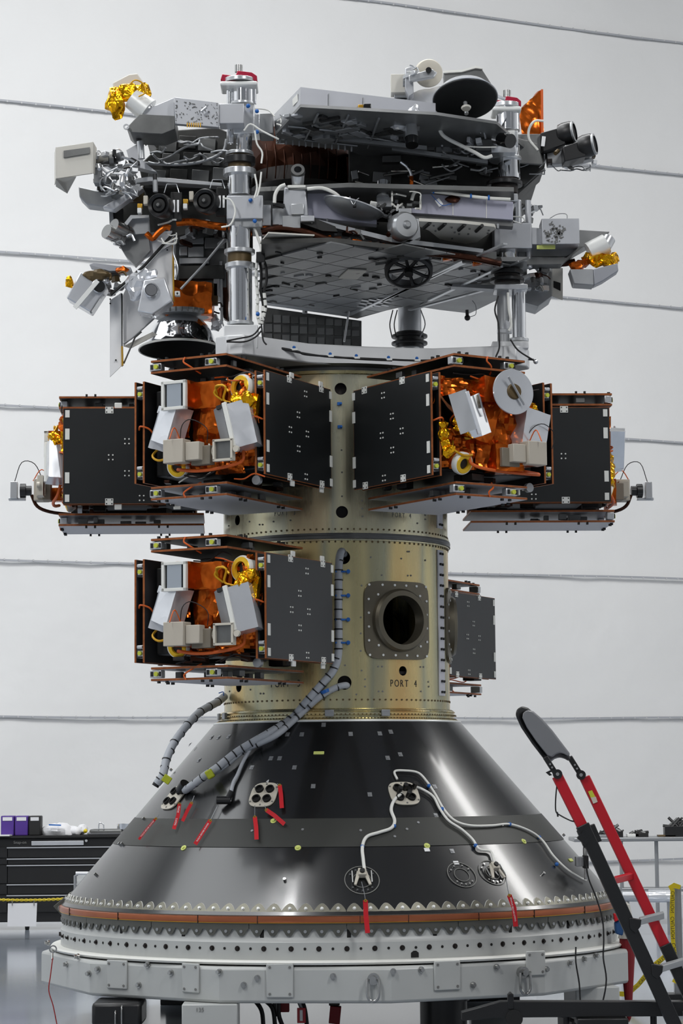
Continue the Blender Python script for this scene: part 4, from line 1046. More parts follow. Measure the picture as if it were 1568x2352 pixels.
# hull beneath: dark faceted volume
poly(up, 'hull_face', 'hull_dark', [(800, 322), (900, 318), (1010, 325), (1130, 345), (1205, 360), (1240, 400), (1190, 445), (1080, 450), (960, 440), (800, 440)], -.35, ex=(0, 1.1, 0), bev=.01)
poly(up, 'hull_face', 'alu_dark', [(935, 290), (1130, 300), (1235, 330), (1250, 380), (1130, 372), (940, 345)], -.55, ex=(0, .2, .05), bev=.01)
for i, x in enumerate((960, 1000, 1048, 1095)): pb_(up, 'hull_panel', 'alu_dull' if i % 2 else 'alu_dark', x, 300 + i * 2, x + 38, 345 + i * 4, -.58, .03)
poly(up, 'hull_tube_row', 'alu_dull', [(700, 305), (980, 335), (980, 344), (700, 314)], -.80, ex=(0, .04, 0))
poly(up, 'hull_tube_row', 'alu_dull', [(900, 335), (1120, 368), (1120, 376), (900, 345)], -.72, ex=(0, .04, 0))
lath(up, 'tank', 'kapton_dark', (690, 334, .15), (0, 0, -1), [(0, -20), (118, -18), (124, 0), (120, 60), (108, 96), (0, 98)], n=40)
lath(up, 'tank_band', 'clutter_dark', (690, 400, .15), (0, 0, -1), [(0, 0), (114, 0), (118, 40), (0, 42)], n=40)
for i in range(9):
    x = 610 + i * 20; tub(up, 'tank_strap', 'kapton_dark', [(x, 330, -.18), (x + 4, 370, -.23), (x + 2, 410, -.2)], 1.5)
poly(up, 'lower_box', 'kapton_dark', [(795, 360), (826, 360), (826, 420), (800, 428)], -.3, ex=(0, .2, 0))
poly(up, 'lower_bracket', 'alu', [(822, 380), (835, 372), (838, 415), (824, 422)], -.32, ex=(0, .1, 0))
hpoly(up, 'lower_deck', 'alu_dark', [(590, 440), (800, 430), (1180, 440), (1180, 460), (900, 470), (590, 460)], 5.55, .03)
# underside texture: pockets, brackets, pipes
for i in range(46):
    rnd = random.Random(i); x = rnd.uniform(650, 930); y = 258 + rnd.uniform(0, 1) * 62
    if y < 262 + abs(x - 690) * .1 or (x < 660 and y < 290): continue
    p = PH(x, y, 5.98)
    MB().box(p, (rnd.uniform(.02, .09), rnd.uniform(.03, .16), rnd.uniform(.01, .04)), rotf(rnd.choice((-32, 58)))).build('underside_fitting', rnd.choice(['alu_dull', 'alu_dark', 'hull_dark', 'alu_brushed', 'ink_black']), up, bev=.002)
for a, b in (((648, 305), (700, 322)), ((700, 322), (820, 335)), ((662, 290), (760, 300)), ((760, 300), (930, 330)), ((730, 262), (700, 322)), ((800, 265), (770, 330)), ((870, 272), (845, 340))):
    q, r = PH(*a, 5.975), PH(*b, 5.975); MB().cyl(q, r, .008, n=8).build('rib', 'alu_dull', up)
tub(up, 'harness', 'white_cable', [(695, 262), (712, 252), (742, 251), (790, 256), (838, 266), (880, 270), (905, 268)], 4, -1.15)
for x, y in ((746, 252), (790, 257), (876, 268)): cylp(up, 'cable_tie', 'blue_tie', (x - 2, y, -1.15), (x + 2, y + .5, -1.15), 5.5, n=12)
pb_(up, 'sensor_cube', 'gold_plate', 822, 240, 838, 256, -1.2, .06); pb_(up, 'sensor_cube', 'lens_black', 834, 238, 852, 256, -1.23, .06)
bits(up, 880, 262, 960, 305, -1.05, 16, ['alu', 'alu_dull', 'silver_foil', 'alu_dark'], 3, 5, 16)
blob(up, 'foil_wrap', 'silver_foil', 915, 280, -1.1, 22, cr=.03); blob(up, 'foil_wrap', 'silver_foil', 948, 262, -1.1, 16, cr=.03)
# nozzle under the head
cylp(up, 'sight_tube', 'alu', (944, 285, -1.15), (945, 322, -1.2), 13, 16); cylp(up, 'sight_hood', 'lens_black', (945, 318, -1.2), (946, 334, -1.22), 17, 15)
pb_(up, 'sight_block', 'alu', 928, 258, 965, 290, -1.12, .12)
# dish assembly
D = Vector((.05, -.38, -.92)).normalized()
dish = lath(up, 'dish_antenna', 'silver_foil', (1068, 230, -.95), D, [(72, 0), (78, -4), (60, -26), (38, -40), (0, -44)], n=56)
lath(up, 'dish_face', 'solar_black', (1068, 230, -.95), D, [(0, -12), (30, -10), (55, -5), (73, 1), (76, 0), (77, -5)], par=dish, n=56)
c0 = P(1068, 235, -1.0); MB().cyl(c0, c0 + D * .10, .014, n=12).build('feed', 'alu', dish)
lath(up, 'feed_cap', 'tile_light', (1070, 247, -1.09), D, [(0, 5), (10, 4), (12, 0), (0, -4)], par=dish, n=24)
MB().prism([P(925, 222, -.8), P(960, 205, -.8), P(1010, 200, -.8), P(1010, 262, -.8), P(1000, 268, -.8), P(955, 258, -.8)], (0, .25, 0)).build('dish_cone', 'silver_foil', up, cut=3, crumple=.012)
lath(up, 'drive_wheel', 'putty', (985, 168, -.95), (.12, -1, -.25), [(0, 6), (24, 5), (31, 2), (33, -3), (33, -16), (0, -18)], n=44)
poly(up, 'drive_arm', 'alu', [(938, 172), (992, 158), (1004, 166), (996, 176), (940, 186)], -1.06, ex=(0, .05, 0), bev=.006)
cylp(up, 'drive_pin', 'ink_black', (984, 161, -1.09), (984, 161, -1.0), 7)
pb_(up, 'drive_motor', 'tile_light', 897, 170, 935, 212, -.9, .12); poly(up, 'drive_bracket', 'alu_brushed', [(930, 156), (948, 152), (950, 215), (938, 222), (930, 200)], -1.0, ex=(0, .12, 0), bev=.006)
cylp(up, 'drive_boss', 'alu_dull', (925, 188, -.95), (935, 188, -.95), 12); pb_(up, 'drive_base', 'alu', 905, 210, 936, 224, -.85, .1)
bits(up, 932, 150, 1000, 172, -1.02, 7, ['alu', 'pad_white', 'alu_dull'], 21, 5, 12)
poly(up, 'back_plate', 'alu_dark', [(1018, 165), (1060, 163), (1092, 154), (1106, 158), (1142, 214), (1090, 215), (1020, 195)], -.6, ex=(0, .1, 0), bev=.004)
poly(up, 'back_plate_edge', 'white_edge', [(1018, 162), (1060, 160), (1092, 151), (1106, 155), (1108, 158), (1092, 156), (1060, 165), (1018, 167)], -.62, ex=(0, .14, 0))
tub(up, 'harness', 'silver_foil', [(1106, 200), (1125, 213), (1145, 222), (1160, 228)], 4, -.85); tub(up, 'harness', 'white_cable', [(1007, 270), (1010, 298), (1022, 315), (1060, 335), (1090, 350), (1112, 362), (1130, 358)], 4.5, -1.0)
tub(up, 'harness', 'white_cable', [(1060, 335), (1100, 338), (1140, 338)], 1.6, -1.0); loops(up, 'wire', 'alu_dull', 1020, 335, 1110, 400, -.72, 9, 1.8, seed=5)
poly(up, 'wing_plate', 'alu_dull', [(955, 262), (1130, 282), (1140, 300), (1060, 300), (960, 275)], -.85, ex=(0, .1, 0))
pb_(up, 'service_panel', 'deck_grey', 1045, 285, 1090, 308, -.84, .05); pb_(up, 'service_panel', 'alu_dull', 1090, 278, 1130, 300, -.86, .05)
bits(up, 1075, 285, 1150, 340, -.82, 14, ['alu', 'alu_dull', 'silver_foil', 'alu_brushed'], 9, 6, 18)
# eye on the right pole
o = cylp(up, 'star_tracker', 'chrome', (1138, 318, -.95), (1156, 321, -1.0), 14); cylp(up, 'tracker_hood', 'lens_black', (1150, 320, -.98), (1172, 324, -1.06), 16, 17, par=o)
rnd = random.Random(77)
for i in range(34):
    x = rnd.uniform(800, 1180); y = 350 + rnd.random() * 85
    if rnd.random() < .5: pb_(up, 'hull_unit', rnd.choice(['alu_dark', 'alu_dull', 'hull_dark', 'tile_grey']), x, y, x + rnd.uniform(15, 45), y + rnd.uniform(8, 26), -.42, .07, ry=rnd.uniform(-12, 12))
    else:
        a_ = rnd.uniform(-.7, .7); L = rnd.uniform(25, 70); tub(up, 'hull_pipe', rnd.choice(['alu_dull', 'alu_dark', 'steel']), [(x, y, -.5), (x + L * math.cos(a_), y + L * math.sin(a_) * .5, -.45)], rnd.uniform(1.5, 4), smooth=0)
# kapton sail and cameras at the right
poly(up, 'foil_sail', 'kapton', [(1194, 250), (1218, 228), (1245, 205), (1247, 312), (1196, 308)], -.2, ex=(0, .04, 0), cut=5, crumple=.02)
poly(up, 'sail_edge', 'cable_orange', [(1242, 205), (1247, 205), (1248, 312), (1243, 312)], -.23, ex=(0, .05, 0))
pb_(up, 'right_box', 'tile_grey', 1182, 308, 1242, 350, -.45, .3); poly(up, 'right_hull', 'hull_dark', [(1182, 348), (1255, 352), (1250, 385), (1205, 425), (1182, 420)], -.4, ex=(0, .4, 0), bev=.006)
for i, (cx, cy) in enumerate(((1305, 309), (1352, 337))):
    o = poly(up, 'camera_body', 'black_plastic', [(cx - 64, cy - 4), (cx - 12, cy - 18), (cx - 6, cy + 22), (cx - 58, cy + 40)] if i == 0 else [(cx - 60, cy + 0), (cx - 12, cy - 16), (cx - 6, cy + 22), (cx - 56, cy + 34)], -.5 - .1 * i, ex=(0, .18, 0), bev=.006)
    ax = Vector((.93, -.35, .12)); lath(up, 'lens_barrel', 'black_plastic', (cx - 14, cy, -.45 - .1 * i), ax, [(0, -6), (24, -6), (27, 4), (27, 22), (24, 28), (0, 26)], par=o)
    lath(up, 'lens_rim', 'alu_dull', (cx - 14, cy, -.45 - .1 * i), ax, [(20, 24), (25, 26), (25, 30), (20, 31)], par=o)
pb_(up, 'paper_tag', 'ink_white', 1243, 313, 1252, 336, -.52, .005, ry=8)
poly(up, 'camera_bracket', 'alu_dull', [(1255, 352), (1330, 335), (1366, 362), (1330, 372), (1258, 378)], -.42, ex=(0, .1, 0), bev=.004)
bits(up, 1250, 345, 1372, 380, -.48, 14, ['alu_dull', 'brownish', 'clutter_dark', 'alu'], 14, 5, 14); loops(up, 'wire', 'alu_dull', 1270, 365, 1350, 392, -.45, 4, 1.2, seed=8)
tub(up, 'harness', 'white_cable', [(1248, 278), (1228, 278), (1215, 295), (1215, 320), (1235, 345)], 3, -.55); loops(up, 'wire', 'alu_dull', 1190, 355, 1245, 400, -.52, 6, 1.5, seed=10)
# left arm
poly(up, 'arm_face', 'alu_brushed', [(400, 224), (402, 287), (318, 275), (322, 256)], -1.25, ex=(0, .25, 0), bev=.004)
poly(up, 'arm_wedge', 'alu_dark', [(320, 262), (402, 266), (402, 296), (372, 308), (300, 304), (290, 294)], -1.27, ex=(0, .3, 0), bev=.004)
o = poly(up, 'screw_plate', 'alu_brushed', [(400, 223), (502, 236), (502, 292), (402, 284)], -1.32, ex=(0, .05, 0), bev=.002)
rnd = random.Random(4); mb = MB()
for k in range(90):
    x = rnd.uniform(406, 498); y = 230 + (x - 402) * .12 + rnd.uniform(0, 48)
    if k < 24: x = rnd.choice((404, 498, 406)); 
    mb.cyl(P(x, y, -1.325), P(x, y, -1.32), rnd.uniform(.7, 1.8) / pxm(-1.3), n=7)
mb.build('screws', 'ink_grey', o); mb = MB()
for k in range(7): mb.cyl(P(430 + k * 5, 282, -1.34), P(430 + k * 5, 292, -1.34), .004)
mb.build('pins', 'gold_plate', o); cylp(up, 'pin', 'alu', (462, 256, -1.36), (474, 246, -1.36), 3, par=o)
pb_(up, 'arm_box', 'alu_brushed', 503, 238, 560, 283, -1.30, .15); pb_(up, 'arm_box', 'alu', 562, 262, 596, 304, -1.0, .2); pb_(up, 'arm_box', 'alu_dull', 596, 260, 627, 306, -.9, .2)
# gold wrapped thruster on the arm
blob(up, 'gold_wrap', 'gold_foil', 268, 236, -1.2, 26, (1, .7, 1.4), cr=.035); blob(up, 'gold_wrap', 'gold_foil', 305, 212, -1.2, 26, (1.5, .7, .7), cr=.035); blob(up, 'gold_wrap', 'gold_foil', 328, 205, -1.2, 16, cr=.03)
poly(up, 'thruster_box', 'tile_light', [(258, 190), (296, 170), (316, 168), (336, 200), (300, 216), (262, 214)], -1.15, ex=(0, .12, 0), bev=.008)
cylp(up, 'thruster_ring', 'pad_white', (304, 226, -1.2), (340, 254, -1.2), 26, 30, n=30); cylp(up, 'thruster_core', 'alu', (330, 246, -1.2), (348, 262, -1.2), 20, 16)
tub(up, 'wire', 'cable_gold', [(296, 196), (310, 184), (328, 192), (334, 212), (318, 222)], 1.8, -1.3)
lath(up, 'lift_eye', 'alu', (290, 292, -1.3), (0, -1, 0), [(4, 0), (7, 0), (7, 4), (4, 4), (4, 0)], n=20)
# dark hull at the left
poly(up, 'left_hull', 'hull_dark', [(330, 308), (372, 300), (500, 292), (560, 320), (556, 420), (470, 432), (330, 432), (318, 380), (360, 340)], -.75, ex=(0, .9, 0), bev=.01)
for i, (x, y) in enumerate(((365, 320), (410, 312), (455, 318), (372, 352), (420, 350), (465, 352), (340, 390), (390, 388), (440, 390), (488, 385))):
    pb_(up, 'hull_panel', ['alu_dark', 'hull_dark', 'alu_dark'][i % 3], x, y, x + 40, y + 28, -.78, .03, ry=4)
tub(up, 'pipe', 'alu_dull', [(330, 375), (400, 378), (460, 372), (510, 350), (520, 320)], 4, -.85); loops(up, 'wire', 'alu_dull', 340, 315, 530, 400, -.86, 12, 1.8, seed=12)
poly(up, 'white_wedge', 'alu_brushed', [(290, 345), (316, 330), (330, 372), (360, 395), (300, 380)], -1.0, ex=(0, .1, 0)); cylp(up, 'valve', 'alu', (322, 325, -1.1), (325, 365, -1.1), 8); cylp(up, 'valve_cap', 'black_plastic', (317, 305, -1.1), (318, 322, -1.1), 7)
blob(up, 'foil_wrap', 'silver_foil', 362, 312, -.9, 20, cr=.03)
# shrouded camera at far left
o = poly(up, 'shroud', 'tile_light', [(130, 338), (212, 326), (212, 398), (130, 410)], -1.25, ex=(0, .015, 0), bev=.002)
poly(up, 'shroud_window', 'alu_dark', [(146, 346), (206, 338), (206, 352), (146, 362)], -1.262, ex=(0, .01, 0), par=o)
poly(up, 'shroud_side', 'tile_light', [(212, 326, -1.25), (220, 340, -1.0), (220, 402, -1.0), (212, 398, -1.25)], ex=(.006, 0, 0), par=o)
poly(up, 'shroud_side', 'tile_light', [(130, 338, -1.25), (127, 352, -1.0), (127, 425, -1.0), (130, 410, -1.25)], ex=(-.006, 0, 0), par=o)
poly(up, 'shroud_lip', 'tile_light', [(128, 410, -1.25), (128, 428, -1.1), (154, 444, -1.1), (156, 420, -1.1), (175, 405, -1.25)], ex=(0, .01, 0), par=o)
cylp(up, 'camera_barrel', 'steel', (222, 365, -1.0), (256, 366, -1.05), 14); cylp(up, 'camera_ring', 'lens_black', (215, 362, -1.0), (224, 363, -1.0), 17)
cylp(up, 'camera_ring', 'alu_dark', (252, 366, -1.05), (262, 366, -1.05), 17); bits(up, 225, 345, 312, 450, -1.0, 40, ['alu', 'alu_dull', 'silver_foil', 'alu_dark', 'alu_brushed', 'clutter_dark'], 31, 8, 24)
loops(up, 'wire', 'alu', 235, 370, 310, 450, -1.08, 12, 1.6, seed=33); pb_(up, 'camera_mount', 'alu_dull', 215, 375, 232, 420, -1.1, .1)
poly(up, 'arm_strut', 'alu_dull', [(180, 428), (235, 440), (300, 420), (312, 440), (250, 476), (200, 470), (182, 452)], -.95, ex=(0, .15, 0), bev=.008)
poly(up, 'arm_strut', 'alu_brushed', [(235, 475), (320, 425), (330, 432), (262, 482)], -.98, ex=(0, .1, 0), bev=.006)

# ================================================================ LOWER SPACECRAFT
lo = thing('lower_spacecraft', 'lower of the two stacked spacecraft, wide tiled underside and black engine bell', 'spacecraft', (.1, -.1, 5.05))
ZU = 5.10
# underside split in tiles
def lerp2(a, b, t): return (a[0] + (b[0] - a[0]) * t, a[1] + (b[1] - a[1]) * t)
base_u = hpoly(lo, 'underside', 'hull_dark', [(600, 560), (760, 556), (1150, 600), (1150, 640), (820, 732), (600, 694)], ZU + .012, .03)
A_, B_, C_, D_ = PH(560, 566, ZU), PH(1150, 590, ZU), PH(822, 728, ZU), PH(430, 640, ZU)
def tile_region(corner, e1, e2, n1, n2, clip):
    k = 0
    for i in range(n1):
        for j in range(n2):
            p0 = corner + e1 * (i / n1) + e2 * (j / n2); a = e1 / n1 * .96; b = e2 / n2 * .96
            c = p0 + a * .5 + b * .5
            if not clip(c): continue
            rnd = random.Random(i * 31 + j)
            MB().prism([p0, p0 + a, p0 + a + b, p0 + b], (0, 0, .008 + rnd.random() * .004)).build('tile', rnd.choice(['tile_grey', 'tile_grey', 'tile_grey', 'alu_dark']), base_u, smooth=False)
F_ = PH(822, 728, ZU); e1 = PH(600, 692, ZU) - F_; e1.normalize(); e2 = Vector((e1.y, -e1.x, 0)); e2 = e2 if e2.y < 0 else -e2
poly_w = [PH(*p, ZU) for p in [(600, 560), (760, 556), (1150, 600), (1150, 640), (820, 730), (600, 692)]]
def inpoly(c, pw):
    s = False; n = len(pw)
    for i in range(n):
        a, b = pw[i], pw[(i + 1) % n]
        if (a.y > c.y) != (b.y > c.y) and c.x < (b.x - a.x) * (c.y - a.y) / (b.y - a.y) + a.x: s = not s
    return s
tile_region(F_ - e1 * 1.6, e1 * 3.4, e2 * 3.0, 17, 12, lambda c: inpoly(c, poly_w))
# second tiled lobe to the right
zr = ZU + .02
hpoly(lo, 'right_underside', 'tile_grey', [(930, 700), (1000, 660), (1150, 600), (1210, 600), (1210, 640), (1140, 690), (1078, 720), (1010, 712)], zr, .03)
for i in range(7):
    a = PH(965 + i * 26, 702 - i * 12, zr - .004); b = PH(1060 + i * 26, 640 - i * 8, zr - .004)
    MB().cyl(a, b, .007, n=6).build('rib', 'alu_dull', lo)
for a, b in (((800, 724), (1160, 560)), ((985, 690), (1150, 612)), ((880, 690), (1080, 590)), ((940, 712), (1210, 640))):
    q, r = PH(*a, ZU - .006), PH(*b, ZU - .006); MB().box((q + r) / 2, (.03, (r - q).length, .012), Matrix.Rotation(math.atan2((r - q).y, (r - q).x) - PI / 2, 3, 'Z')).build('edge_strip', 'alu', lo)
for i in range(4):
    for j in range(3):
        q = PH(838 + i * 18 - j * 4, 690 + j * 7 - i * 1, ZU - .006); MB().box(q, (.022, .07, .006), rotf(-50)).build('slot_strip', 'alu', lo)
hpoly(lo, 'skylight_panel', 'tile_light', [(800, 620), (842, 622), (820, 642), (777, 640)], ZU - .01, .008)
hpoly(lo, 'light_panel', 'tile_light', [(616, 536), (722, 542), (690, 567), (596, 560)], 5.16, .01)
poly(lo, 'slot_panel', 'tile_light', [(1050, 634), (1140, 640), (1136, 650), (1048, 644)], -.2, ex=(0, .1, 0)); poly(lo, 'slot_panel', 'alu_dull', [(1042, 650), (1136, 655), (1134, 664), (1036, 658)], -.22, ex=(0, .1, 0))
for i in range(60):
    rnd = random.Random(100 + i); c = PH(rnd.uniform(612, 1120), rnd.uniform(570, 715), ZU - .012)
    if inpoly(c, poly_w): MB().box(c + Vector((0, 0, .008)), (rnd.choice((.01, .014, .03)), rnd.choice((.03, .05, .08)), .012), rotf(rnd.choice((-35, 55)))).build('underside_fitting', rnd.choice(['ink_black', 'hull_dark', 'alu_dull', 'alu_dark']), lo)
# rear underside edge and back panel rack
hpoly(lo, 'rear_edge', 'alu', [(604, 694), (800, 722), (800, 728), (604, 700)], ZU - .01, .03)
rack = poly(lo, 'rear_rack', 'alu_dark', [(604, 705), (830, 737), (830, 800), (604, 790)], 1.0, ex=(0, .15, 0))
for i in range(11):
    for j in range(3):
        x = 608 + i * 20; pb_(lo, 'rack_cell', 'tile_grey' if (i + j) % 3 else 'alu_dark', x, 722 + j * 22 + i * 1.5, x + 17, 740 + j * 22 + i * 1.0, .985, .02, par=rack, bev=0)
tub(lo, 'strut', 'alu', [(801, 715), (790, 785)], 2.2, .3, smooth=0); tub(lo, 'strut', 'alu_dull', [(700, 700), (700, 720)], 6, .8, smooth=0)
tub(lo, 'hanging_sensor', 'black_plastic', [(1072, 712), (1073, 728)], 4, .4); blob(lo, 'hanging_sensor', 'black_plastic', 1073, 730, .4, 7, cr=0); tub(lo, 'wire', 'alu_dull', [(1078, 728), (1092, 722), (1092, 702), (1084, 690)], .8, .4)
# copper-foil seam along the front edge
tub(lo, 'foil_seam', 'kapton_dark', [(600, 532), (645, 524), (700, 533), (760, 552), (840, 566), (920, 575), (1000, 583), (1080, 592), (1150, 606)], 8, -1.13, n=10)
for i in range(24):
    x = 612 + i * 23; y = 528 + (x - 612) * .14; pb_(lo, 'foil_scrap', ['kapton', 'kapton_dark', 'clutter_dark'][i % 3], x - 10, y - 7, x + 12, y + 9, -1.1, .05, ry=random.uniform(-20, 20), crumple=.01, cut=2)
poly(lo, 'front_rail', 'alu', [(640, 512), (705, 498), (900, 545), (1110, 572), (1108, 580), (900, 556), (708, 508), (640, 520)], -1.1, ex=(0, .08, 0))
poly(lo, 'front_fascia', 'alu_dark', [(600, 505), (700, 508), (900, 556), (1140, 578), (1140, 598), (900, 578), (760, 562), (600, 535)], -1.0, ex=(0, .1, 0))
bits(lo, 640, 505, 900, 560, -1.08, 26, ['alu_dull', 'alu_dark', 'clutter_dark', 'kapton_dark', 'ink_black'], 41, 6, 20)
poly(lo, 'dark_tray', 'ink_black', [(690, 512), (720, 500), (770, 520), (775, 532), (740, 530)], -1.15, ex=(0, .05, 0))
# front left silver blocks
poly(lo, 'front_box', 'lavender', [(705, 440), (750, 438), (800, 470), (865, 490), (865, 515), (720, 500), (705, 500)], -1.05, ex=(0, .1, 0), bev=.003)
poly(lo, 'turret', 'alu_brushed', [(652, 430), (702, 430), (708, 495), (662, 495), (650, 470)], -1.15, ex=(0, .14, 0), bev=.008)
pb_(lo, 'turret_window', 'alu', 668, 468, 698, 492, -1.17, .03); pb_(lo, 'turret_cap', 'white_edge', 660, 425, 702, 431, -1.17, .16)
cylp(lo, 'periscope', 'alu', (684, 428, -1.1), (684, 396, -1.14), 14, 16); lath(lo, 'periscope_head', 'alu_dark', (684, 396, -1.14), (0, -.93, .35), [(0, 8), (9, 8), (9, 12), (16, 12), (17, 0), (0, -4)]); lath(lo, 'periscope_lens', 'lens_black', (684, 396, -1.14), (0, -.93, .35), [(0, 12.3), (9, 12.3), (9, 9)])
pb_(lo, 'side_box', 'alu_brushed', 594, 470, 622, 518, -1.1, .15); pb_(lo, 'side_box', 'alu', 625, 478, 660, 516, -1.05, .15); cylp(lo, 'elbow', 'black_plastic', (628, 468, -1.15), (652, 474, -1.15), 6)
tub(lo, 'cable', 'white_cable', [(630, 466), (632, 446), (642, 430), (655, 424)], 4.2, -1.2); tub(lo, 'cable', 'white_cable', [(705, 434), (740, 432), (770, 445), (788, 464)], 4.5, -1.2)
pb_(lo, 'base_box', 'alu_dull', 648, 495, 690, 524, -1.15, .12); pb_(lo, 'base_box', 'alu_brushed', 690, 495, 722, 508, -1.18, .12)
# shallow dish
lath(lo, 'dish', 'alu_dull', (812, 474, -1.1), (-.3, .02, -1), [(72, 0), (66, 10), (48, 20), (24, 26), (0, 28)], n=48)
lath(lo, 'dish_rim', 'alu', (812, 474, -1.1), (-.3, .02, -1), [(70, -1), (74, -1), (74, 2), (70, 2)], n=48)
tub(lo, 'wire', 'alu', [(803, 452), (806, 462), (812, 470), (818, 460), (824, 455)], 1, -1.3); pb_(lo, 'clip', 'ink_black', 810, 470, 818, 475, -1.32, .03)
cylp(lo, 'baffle', 'chrome', (880, 420, -1.0), (879, 453, -1.05), 15, n=24)
for y in (430, 441): lath(lo, 'baffle_ring', 'ink_black', (880, y, -1.03), (0, 0, -1), [(15.5, 0), (16, 1), (15.5, 2)])
pb_(lo, 'baffle_base', 'alu_dull', 864, 453, 900, 475, -1.05, .1); pb_(lo, 'grille', 'pad_white', 848, 462, 864, 486, -1.15, .02, ry=12)
mb = MB()
for k in range(5): mb.box(P(851 + k * 3, 473, -1.165), (.003, .003, .04), rotf(0, 12))
mb.build('grille_slots', 'ink_black', lo); bits(lo, 868, 470, 905, 510, -1.05, 10, ['alu', 'alu_dull', 'alu_dark'], 44, 6, 14)
# lavender panel at the right
o = poly(lo, 'radiator_front', 'lavender', [(967, 443), (1178, 464), (1178, 505), (945, 489), (945, 478), (967, 476)], -1.0, ex=(0, .04, 0), bev=.002)
for x, y0, y1 in ((1039, 452, 494), (1116, 459, 501)): poly(lo, 'panel_joint', 'white_edge', [(x, y0), (x + 1.6, y0), (x + 1.6, y1), (x, y1)], -1.004, ex=(0, .004, 0), par=o)
poly(lo, 'panel_edge', 'white_edge', [(966, 443), (968, 443), (968, 477), (966, 477)], -1.01, ex=(0, .01, 0), par=o)
tub(lo, 'harness', 'white_cable', [(945, 460), (952, 442), (972, 436), (1000, 440), (1040, 445), (1075, 450), (1120, 455), (1172, 458)], 4, -1.05)
for x, y in ((995, 439), (1081, 450), (1122, 454)): cylp(lo, 'cable_tie', 'blue_tie', (x - 2, y, -1.05), (x + 2, y, -1.05), 6, n=10)
blob(lo, 'foil_patch', 'kapton_dark', 1040, 457, -1.02, 13, (1.3, .4, .7)); pb_(lo, 'paper_tag', 'ink_white', 1002, 456, 1014, 474, -1.03, .004, ry=-35); tub(lo, 'wire', 'blue_tie', [(990, 447), (1002, 460), (1016, 472), (1036, 468)], .8, -1.04)
poly(lo, 'tray_rail', 'alu_dark', [(945, 490), (1178, 506), (1178, 520), (945, 504)], -.97, ex=(0, .1, 0))
o = hpoly(lo, 'instrument_tray', 'tile_light', [(962, 508), (1060, 513), (1135, 521), (1138, 526), (1095, 556), (1070, 560), (1010, 550), (985, 530), (962, 520)], 5.26, .02)
for x in (975, 1010, 1055, 1095):
    a, b = PH(x + 12, 512 + (x - 975) * .05, 5.255), PH(x - 2, 524 + (x - 975) * .06, 5.255); MB().cyl(a, b, .012, n=8).build('slot', 'ink_black', o)
for x, y in ((996, 519), (1000, 531), (1037, 523), (1044, 534), (1075, 538), (1078, 526), (1122, 530), (1120, 536), (1054, 538), (1038, 548)): MB().box(PH(x, y, 5.256), (.012, .03, .004)).build('tab', 'ink_grey', o)
# reaction wheel
o = lath(lo, 'wheel', 'alu', (930, 518, -1.2), (.42, -.9, 0), [(0, 10), (28, 9), (32, 4), (34, -4), (34, -26), (30, -32), (0, -32)], n=44)
lath(lo, 'wheel_hub', 'alu_dull', (930, 518, -1.2), (.42, -.9, 0), [(0, 16), (6, 16), (10, 12), (11, 8)], par=o); poly(lo, 'wheel_bracket', 'alu', [(940, 500), (962, 502), (966, 545), (940, 558), (925, 556)], -1.1, ex=(0, .08, 0), bev=.006)
pb_(lo, 'wheel_base', 'alu', 915, 478, 945, 490, -1.12, .1); bits(lo, 900, 462, 960, 490, -1.08, 8, ['alu', 'pad_white', 'alu_dull'], 47, 6, 14); loops(lo, 'wire', 'white_cable', 905, 440, 960, 480, -1.1, 5, 1.8, seed=50)
# ring with spokes
o = lath(lo, 'spoked_ring', 'black_plastic', (938, 618, -.92), (.0, -.5, -.87), [(48, -6), (54, -6), (57, 0), (56, 12), (50, 16), (47, 12), (48, -6)], n=56)
lath(lo, 'ring_liner', 'chrome', (938, 618, -.92), (.0, -.5, -.87), [(47.5, 14), (49, -8), (46, -8), (46, 12)], par=o, n=56)
cc = P(938, 618, -.92); u, v, d = axes((0, -.5, -.87))
for k in range(4):
    t_ = PI / 4 + k * PI / 4 + .2; q = (u * math.cos(t_) + v * math.sin(t_)) * (49 / pxm(-.92)); MB().cyl(cc - q, cc + q, .012, n=8).build('spoke', 'black_plastic', o)
MB().cyl(cc, cc + d * .05, .03, n=16).build('hub', 'black_plastic', o); tub(lo, 'probe_rod', 'alu', [(935, 575), (958, 610)], 2.5, -.9, smooth=0)
for k in range(3): pb_(lo, 'reflector', 'alu_dark', 905 + k * 26, 600, 925 + k * 26, 632, -.3, .02, rz=20, rx=-40)
# right arm, printed box, thruster
poly(lo, 'arm_face', 'alu_brushed', [(1190, 520), (1243, 524), (1243, 562), (1190, 560)], -.72, ex=(0, .2, 0), bev=.004)
poly(lo, 'arm_wedge', 'tile_grey', [(1330, 528), (1400, 532), (1380, 545), (1300, 590), (1180, 590), (1160, 560), (1240, 560), (1330, 565)], -.6, ex=(0, .2, 0), bev=.004)
poly(lo, 'arm_underside', 'alu_dark', [(1150, 588), (1300, 592), (1330, 566), (1340, 566), (1290, 606), (1190, 608)], -.65, ex=(0, .15, 0))
pb_(lo, 'label_strip', 'puck_yellow', 1232, 563, 1275, 572, -.74, .01)
o = pb_(lo, 'printed_box', 'alu_brushed', 1243, 502, 1331, 560, -.78, .2); rnd = random.Random(9); mb = MB()
for k in range(90):
    x = rnd.gauss(1272, 14); y = rnd.gauss(530, 14)
    if 1247 < x < 1300 and 505 < y < 556: mb.box(P(x, y, -.783), (rnd.uniform(.006, .02), .004, rnd.uniform(.006, .016)), rotf(0, rnd.uniform(0, 90)))
mb.build('print_marks', 'ink_grey', o, smooth=False); tub(lo, 'wire', 'alu_dull', [(1262, 502), (1280, 492), (1300, 492), (1302, 505)], 1, -.7)
